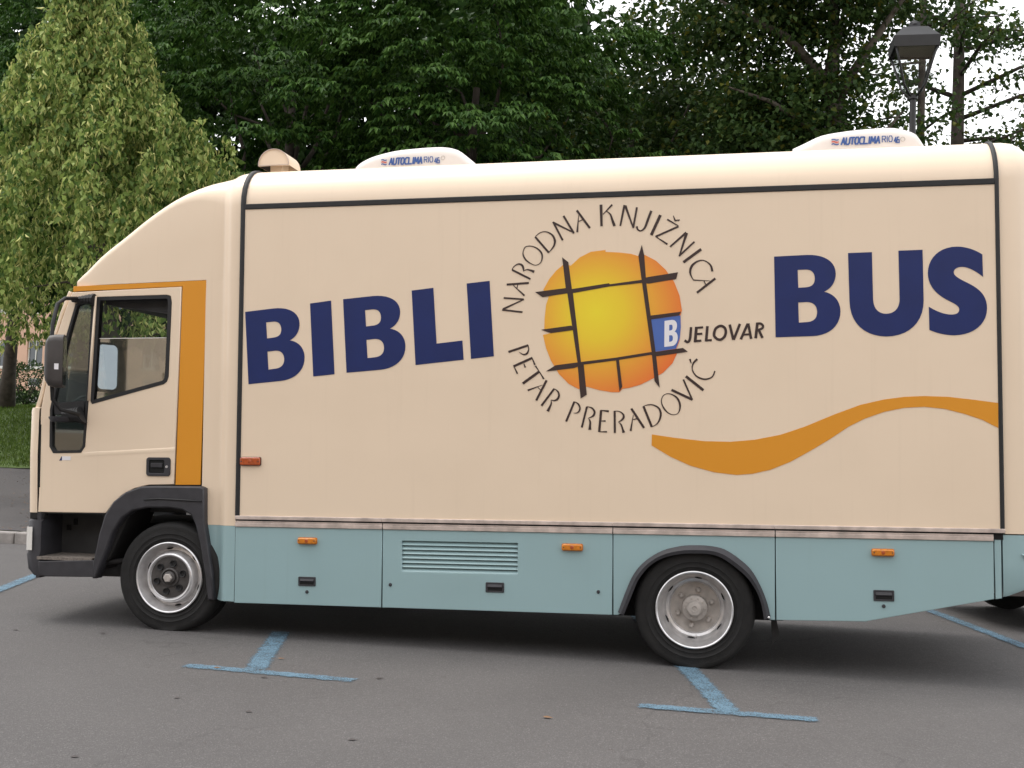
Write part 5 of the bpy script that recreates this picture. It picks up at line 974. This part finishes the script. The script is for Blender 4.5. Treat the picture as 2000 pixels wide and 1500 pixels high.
# grass blades on the part of the lawn in view
r = np.random.default_rng(80); n = 26000
yy = r.uniform(14.1, 27, n); xx = -(yy * .66 + 1.6) + r.uniform(-3.2, 3.2, n); zz = np.array([terrain(v) for v in yy]) + .005
V, T = leaf_geo(np.stack([xx, yy, zz], 1), unit(np.stack([r.normal(size=n) * .4, r.normal(size=n) * .4, np.ones(n)], 1)), rand_dirs(r, n), r.uniform(.05, .13, n), .014, .1, .3)
gr = fast_mesh('grass', V, T, GRASSBLADE); gr['kind'] = 'stuff'; gr['label'] = 'short green grass of the lawn behind the path'

# ------------------------------------------------------------------ pink house across the road
hz = terrain(53) - .1
house = tag(empty('pink_house', (-36, 53, hz)), 'pink plastered house with dark windows far behind the front of the cab', 'house')
wallV = []
def house_wall():
    holes = []
    for k in range(9):
        x = -11 + 2.75 * k
        holes.append(rect(x, x + 1.15, 1.45, 3.0)); holes.append(rect(x + .1, x + 1.05, .35, .85)); holes.append(rect(x, x + 1.15, 4.6, 6.2))
    o = plate('wall', rect(-13, 15, 0, 7.4), 0, .3, PINKWALL, house, holes=holes)
    for h in holes:
        w = plate('window', h, .10, .05, FRAMEWHITE, house, holes=[inset(h, .07)])
        plate('pane', inset(h, .06), .13, .02, DARKGLASS, w)
        if h[2][1] - h[0][1] > 1:
            plate('mullion', rect((h[0][0] + h[1][0]) / 2 - .03, (h[0][0] + h[1][0]) / 2 + .03, h[0][1] + .05, h[2][1] - .05), .09, .04, FRAMEWHITE, w)
            plate('sill', rect(h[0][0] - .1, h[1][0] + .1, h[0][1] - .1, h[0][1]), -.08, .3, FRAMEWHITE, w)
house_wall()
box('side_wall', -13, -12.7, .3, 9, 0, 7.4, PINKWALL, house); box('side_wall', 14.7, 15, .3, 9, 0, 7.4, PINKWALL, house); box('back_wall', -12.7, 14.7, 8.7, 9, 0, 7.4, PINKWALL, house)
mesh_obj('roof', [(-13.6, -.7, 7.35), (15.6, -.7, 7.35), (15.6, 9.7, 7.35), (-13.6, 9.7, 7.35), (-9, 4.5, 10.2), (11, 4.5, 10.2)], [(0, 1, 5, 4), (1, 2, 5), (2, 3, 4, 5), (3, 0, 4), (0, 3, 2, 1)], ROOFTILE, house)
house.rotation_euler.z = math.radians(-12)

# ------------------------------------------------------------------ street lamp
lx, ly = 5.63, 5.4
lamp = tag(empty('street_lamp', (lx, ly, terrain(ly)), (0, math.radians(-.1), 0)), 'black four-sided lantern street lamp behind the rear of the truck', 'street lamp')
H = 5.27 - terrain(ly)
lathe('post', [(.13, 0), (.13, .25), (.09, .32), (.06, .5), (.045, 1.2), (.036, 2.5), (.034, H - .05), (.05, H - .04), (.05, H), (.0, H + .01)], IRON, lamp, 20, axis='z')
def pyramid(name, z0, h0, z1, h1, m, par):
    V = [(s * h, t * h, z) for z, h in ((z0, h0), (z1, h1)) for s, t in ((-1, -1), (1, -1), (1, 1), (-1, 1))]
    return mesh_obj(name, V, [(0, 1, 5, 4), (1, 2, 6, 5), (2, 3, 7, 6), (3, 0, 4, 7), (4, 5, 6, 7), (3, 2, 1, 0)], m, par)
head = pyramid('lantern_roof', H + .585, .235, H + .715, .125, LAMPROOF, lamp)
pyramid('roof_cap', H + .715, .06, H + .79, .05, LAMPROOF, head); lathe('finial', [(0, .83), (.05, .80), (.062, .77), (.05, .755)], LAMPROOF, head, 14, axis='z').location.z = H
V, Fc = [], []
for s, t in ((-1, -1), (1, -1), (1, 1), (-1, 1)):
    q = len(V); V += [(s * .232, t * .232, H + .47), (s * .238, t * .238, H + .587)]
mesh_obj('lantern_band', V, [(0, 2, 3, 1), (2, 4, 5, 3), (4, 6, 7, 5), (6, 0, 1, 7)], IRON, head)
pyramid('reflector', H + .49, .20, H + .58, .20, IRON, head)
for s, t in ((-1, -1), (1, -1), (1, 1), (-1, 1)):
    tube('strut', [(s * .04, t * .04, H - .01), (s * .11, t * .11, H + .10), (s * .16, t * .16, H + .30), (s * .215, t * .215, H + .50)], .013, IRON, lamp, 6)
V = [(s * h, t * h, z) for z, h in ((H + .08, .10), (H + .49, .205)) for s, t in ((-1, -1), (1, -1), (1, 1), (-1, 1))]
for k, f in enumerate(((0, 1, 5, 4), (1, 2, 6, 5), (2, 3, 7, 6), (3, 0, 4, 7))): mesh_obj('lantern_pane', [V[i] for i in f], [(0, 1, 2, 3)], LAMPGLASS, lamp)

# ------------------------------------------------------------------ dark car parked behind the truck
car = tag(empty('parked_car', (7.80, 3.80, 0), (0, 0, math.radians(14))), 'dark parked car just showing under the rear corner of the truck', 'car')
prof = [(-2.05, .30), (-2.12, .45), (-2.08, .70), (-1.9, .86), (-1.1, .97), (-.45, 1.38), (.2, 1.46), (1.0, 1.40), (1.65, 1.02), (2.0, .92), (2.06, .55), (2.0, .28)]
rings = []
for yk, s in ((-.84, .90), (-.80, .97), (-.62, 1.0), (0, 1.02), (.62, 1.0), (.80, .97), (.84, .90)):
    rings.append([(x, yk if z < 1.0 else yk * (1 - .32 * (z - 1.0) / .45), .28 + (z - .28) * s) for x, z in smooth_line(prof, False, 3)])
cb = loft('body', rings, CARPAINT, car, caps=True)
for s in (-1, 1):
    plate('side_window', [(-.95, 1.0), (-.42, 1.31), (.2, 1.37), (.95, 1.31), (1.45, 1.02)], -.800 if s < 0 else .79, .01, DARKGLASS, car)
    for x in (-1.3, 1.3):
        w = empty('wheel', (x, s * .80, .31), (0, 0, 0 if s < 0 else math.pi), car); lathe('tyre', [(.20, .0), (.24, -.03), (.29, -.02), (.31, .02), (.31, .16), (.2, .18)], TYRE, w, 32); lathe('rim', [(.21, 0), (.20, .02), (.05, .01), (0, 0)], STEEL, w, 24)
    box('headlight', -2.10, -1.92, s * .62 - .14, s * .62 + .14, .62, .76, CLEARLENS, car, .03); box('tail_light', 1.94, 2.05, s * .62 - .12, s * .62 + .12, .72, .88, REDLENS, car, .02)

# ------------------------------------------------------------------ fallen leaves
r = np.random.default_rng(90)
DARKDRY = mat('dark_dry_leaf', (.065, .056, .055), .8, var=.3, scale=40)
for (x, y), (lab, dk) in zip(FALLEN, FALLEN_LABELS):
    s = r.uniform(.015, .024); V = [(-s, 0, .001), (-s * .3, s * .6, .004), (s * .5, s * .5, .003), (s * 1.1, 0, .001), (s * .4, -s * .6, .002), (-s * .4, -s * .6, .002), (s * 1.6, s * .1, .002)]
    o = mesh_obj('fallen_leaf', V, [(0, 5, 4, 3, 2, 1), (3, 6, 2)], DARKDRY if dk else DRYLEAF); o.location = (x, y, .006 if not dk else .003); o.rotation_euler.z = r.uniform(-.5, .5)
    tag(o, lab, 'leaf', 'dry leaves scattered on the asphalt')

# ------------------------------------------------------------------ tan house across the car park, mirrored in the lowered door window; size stretched to block low sky light
TANWALL = mat('tan_plaster', (.60, .47, .36), .9, var=.10, scale=.7)
tan = tag(empty('tan_house', (-4, -23, 0), (0, 0, math.pi)), 'tan plastered house mirrored in the lowered door window, lengthened to block low sky light', 'house')
hol = [rect(-34 + 3.4 * q, -34 + 3.4 * q + 1.3, zz, zz + 1.8) for q in range(20) for zz in (1.2, 4.7, 8.2)]
plate('wall', rect(-35, 35, 0, 11.4), 0, .3, TANWALL, tan, holes=hol)
for h in hol:
    w = plate('window', h, .1, .05, FRAMEWHITE, tan, holes=[inset(h, .08)]); plate('pane', inset(h, .07), .13, .02, DARKGLASS, w)
box('side_wall', -35, -34.7, .3, 10, 0, 11.4, TANWALL, tan); box('side_wall', 34.7, 35, .3, 10, 0, 11.4, TANWALL, tan); box('back_wall', -34.7, 34.7, 9.7, 10, 0, 11.4, TANWALL, tan)
mesh_obj('roof', [(-35.6, -.7, 11.35), (35.6, -.7, 11.35), (35.6, 10.7, 11.35), (-35.6, 10.7, 11.35), (-31, 5, 14.4), (31, 5, 14.4)], [(0, 1, 5, 4), (1, 2, 5), (2, 3, 4, 5), (3, 0, 4), (0, 3, 2, 1)], ROOFTILE, tan)
leafy_tree('park_tree', -9.3, -15.5, (-9.3, -15.5, 6.6), (3.0, 3.0, 2.6), 5000, .2, 'tree whose leaning trunk is mirrored in the lowered door window', 95, MAPLE, bark=BARK2, r0=.26, clumps=150)

r = np.random.default_rng(97); n = 900
yy = r.uniform(5.1, 13.6, n); xx = -(yy * .66 + 1.6) + r.uniform(-3.5, 3.5, n); zz = np.array([terrain(v) for v in yy]) + .008
V, T = leaf_geo(np.stack([xx, yy, zz], 1), unit(np.stack([r.normal(size=n), r.normal(size=n), r.normal(size=n) * .15], 1)), np.tile((0., 0., 1.), (n, 1)), r.uniform(.02, .06, n), r.uniform(.012, .03, n), .2, -.1)
li = fast_mesh('leaf_litter', V, T, DRYLEAF); li['kind'] = 'stuff'; li['label'] = 'bits of dry leaf scattered over the dark path'
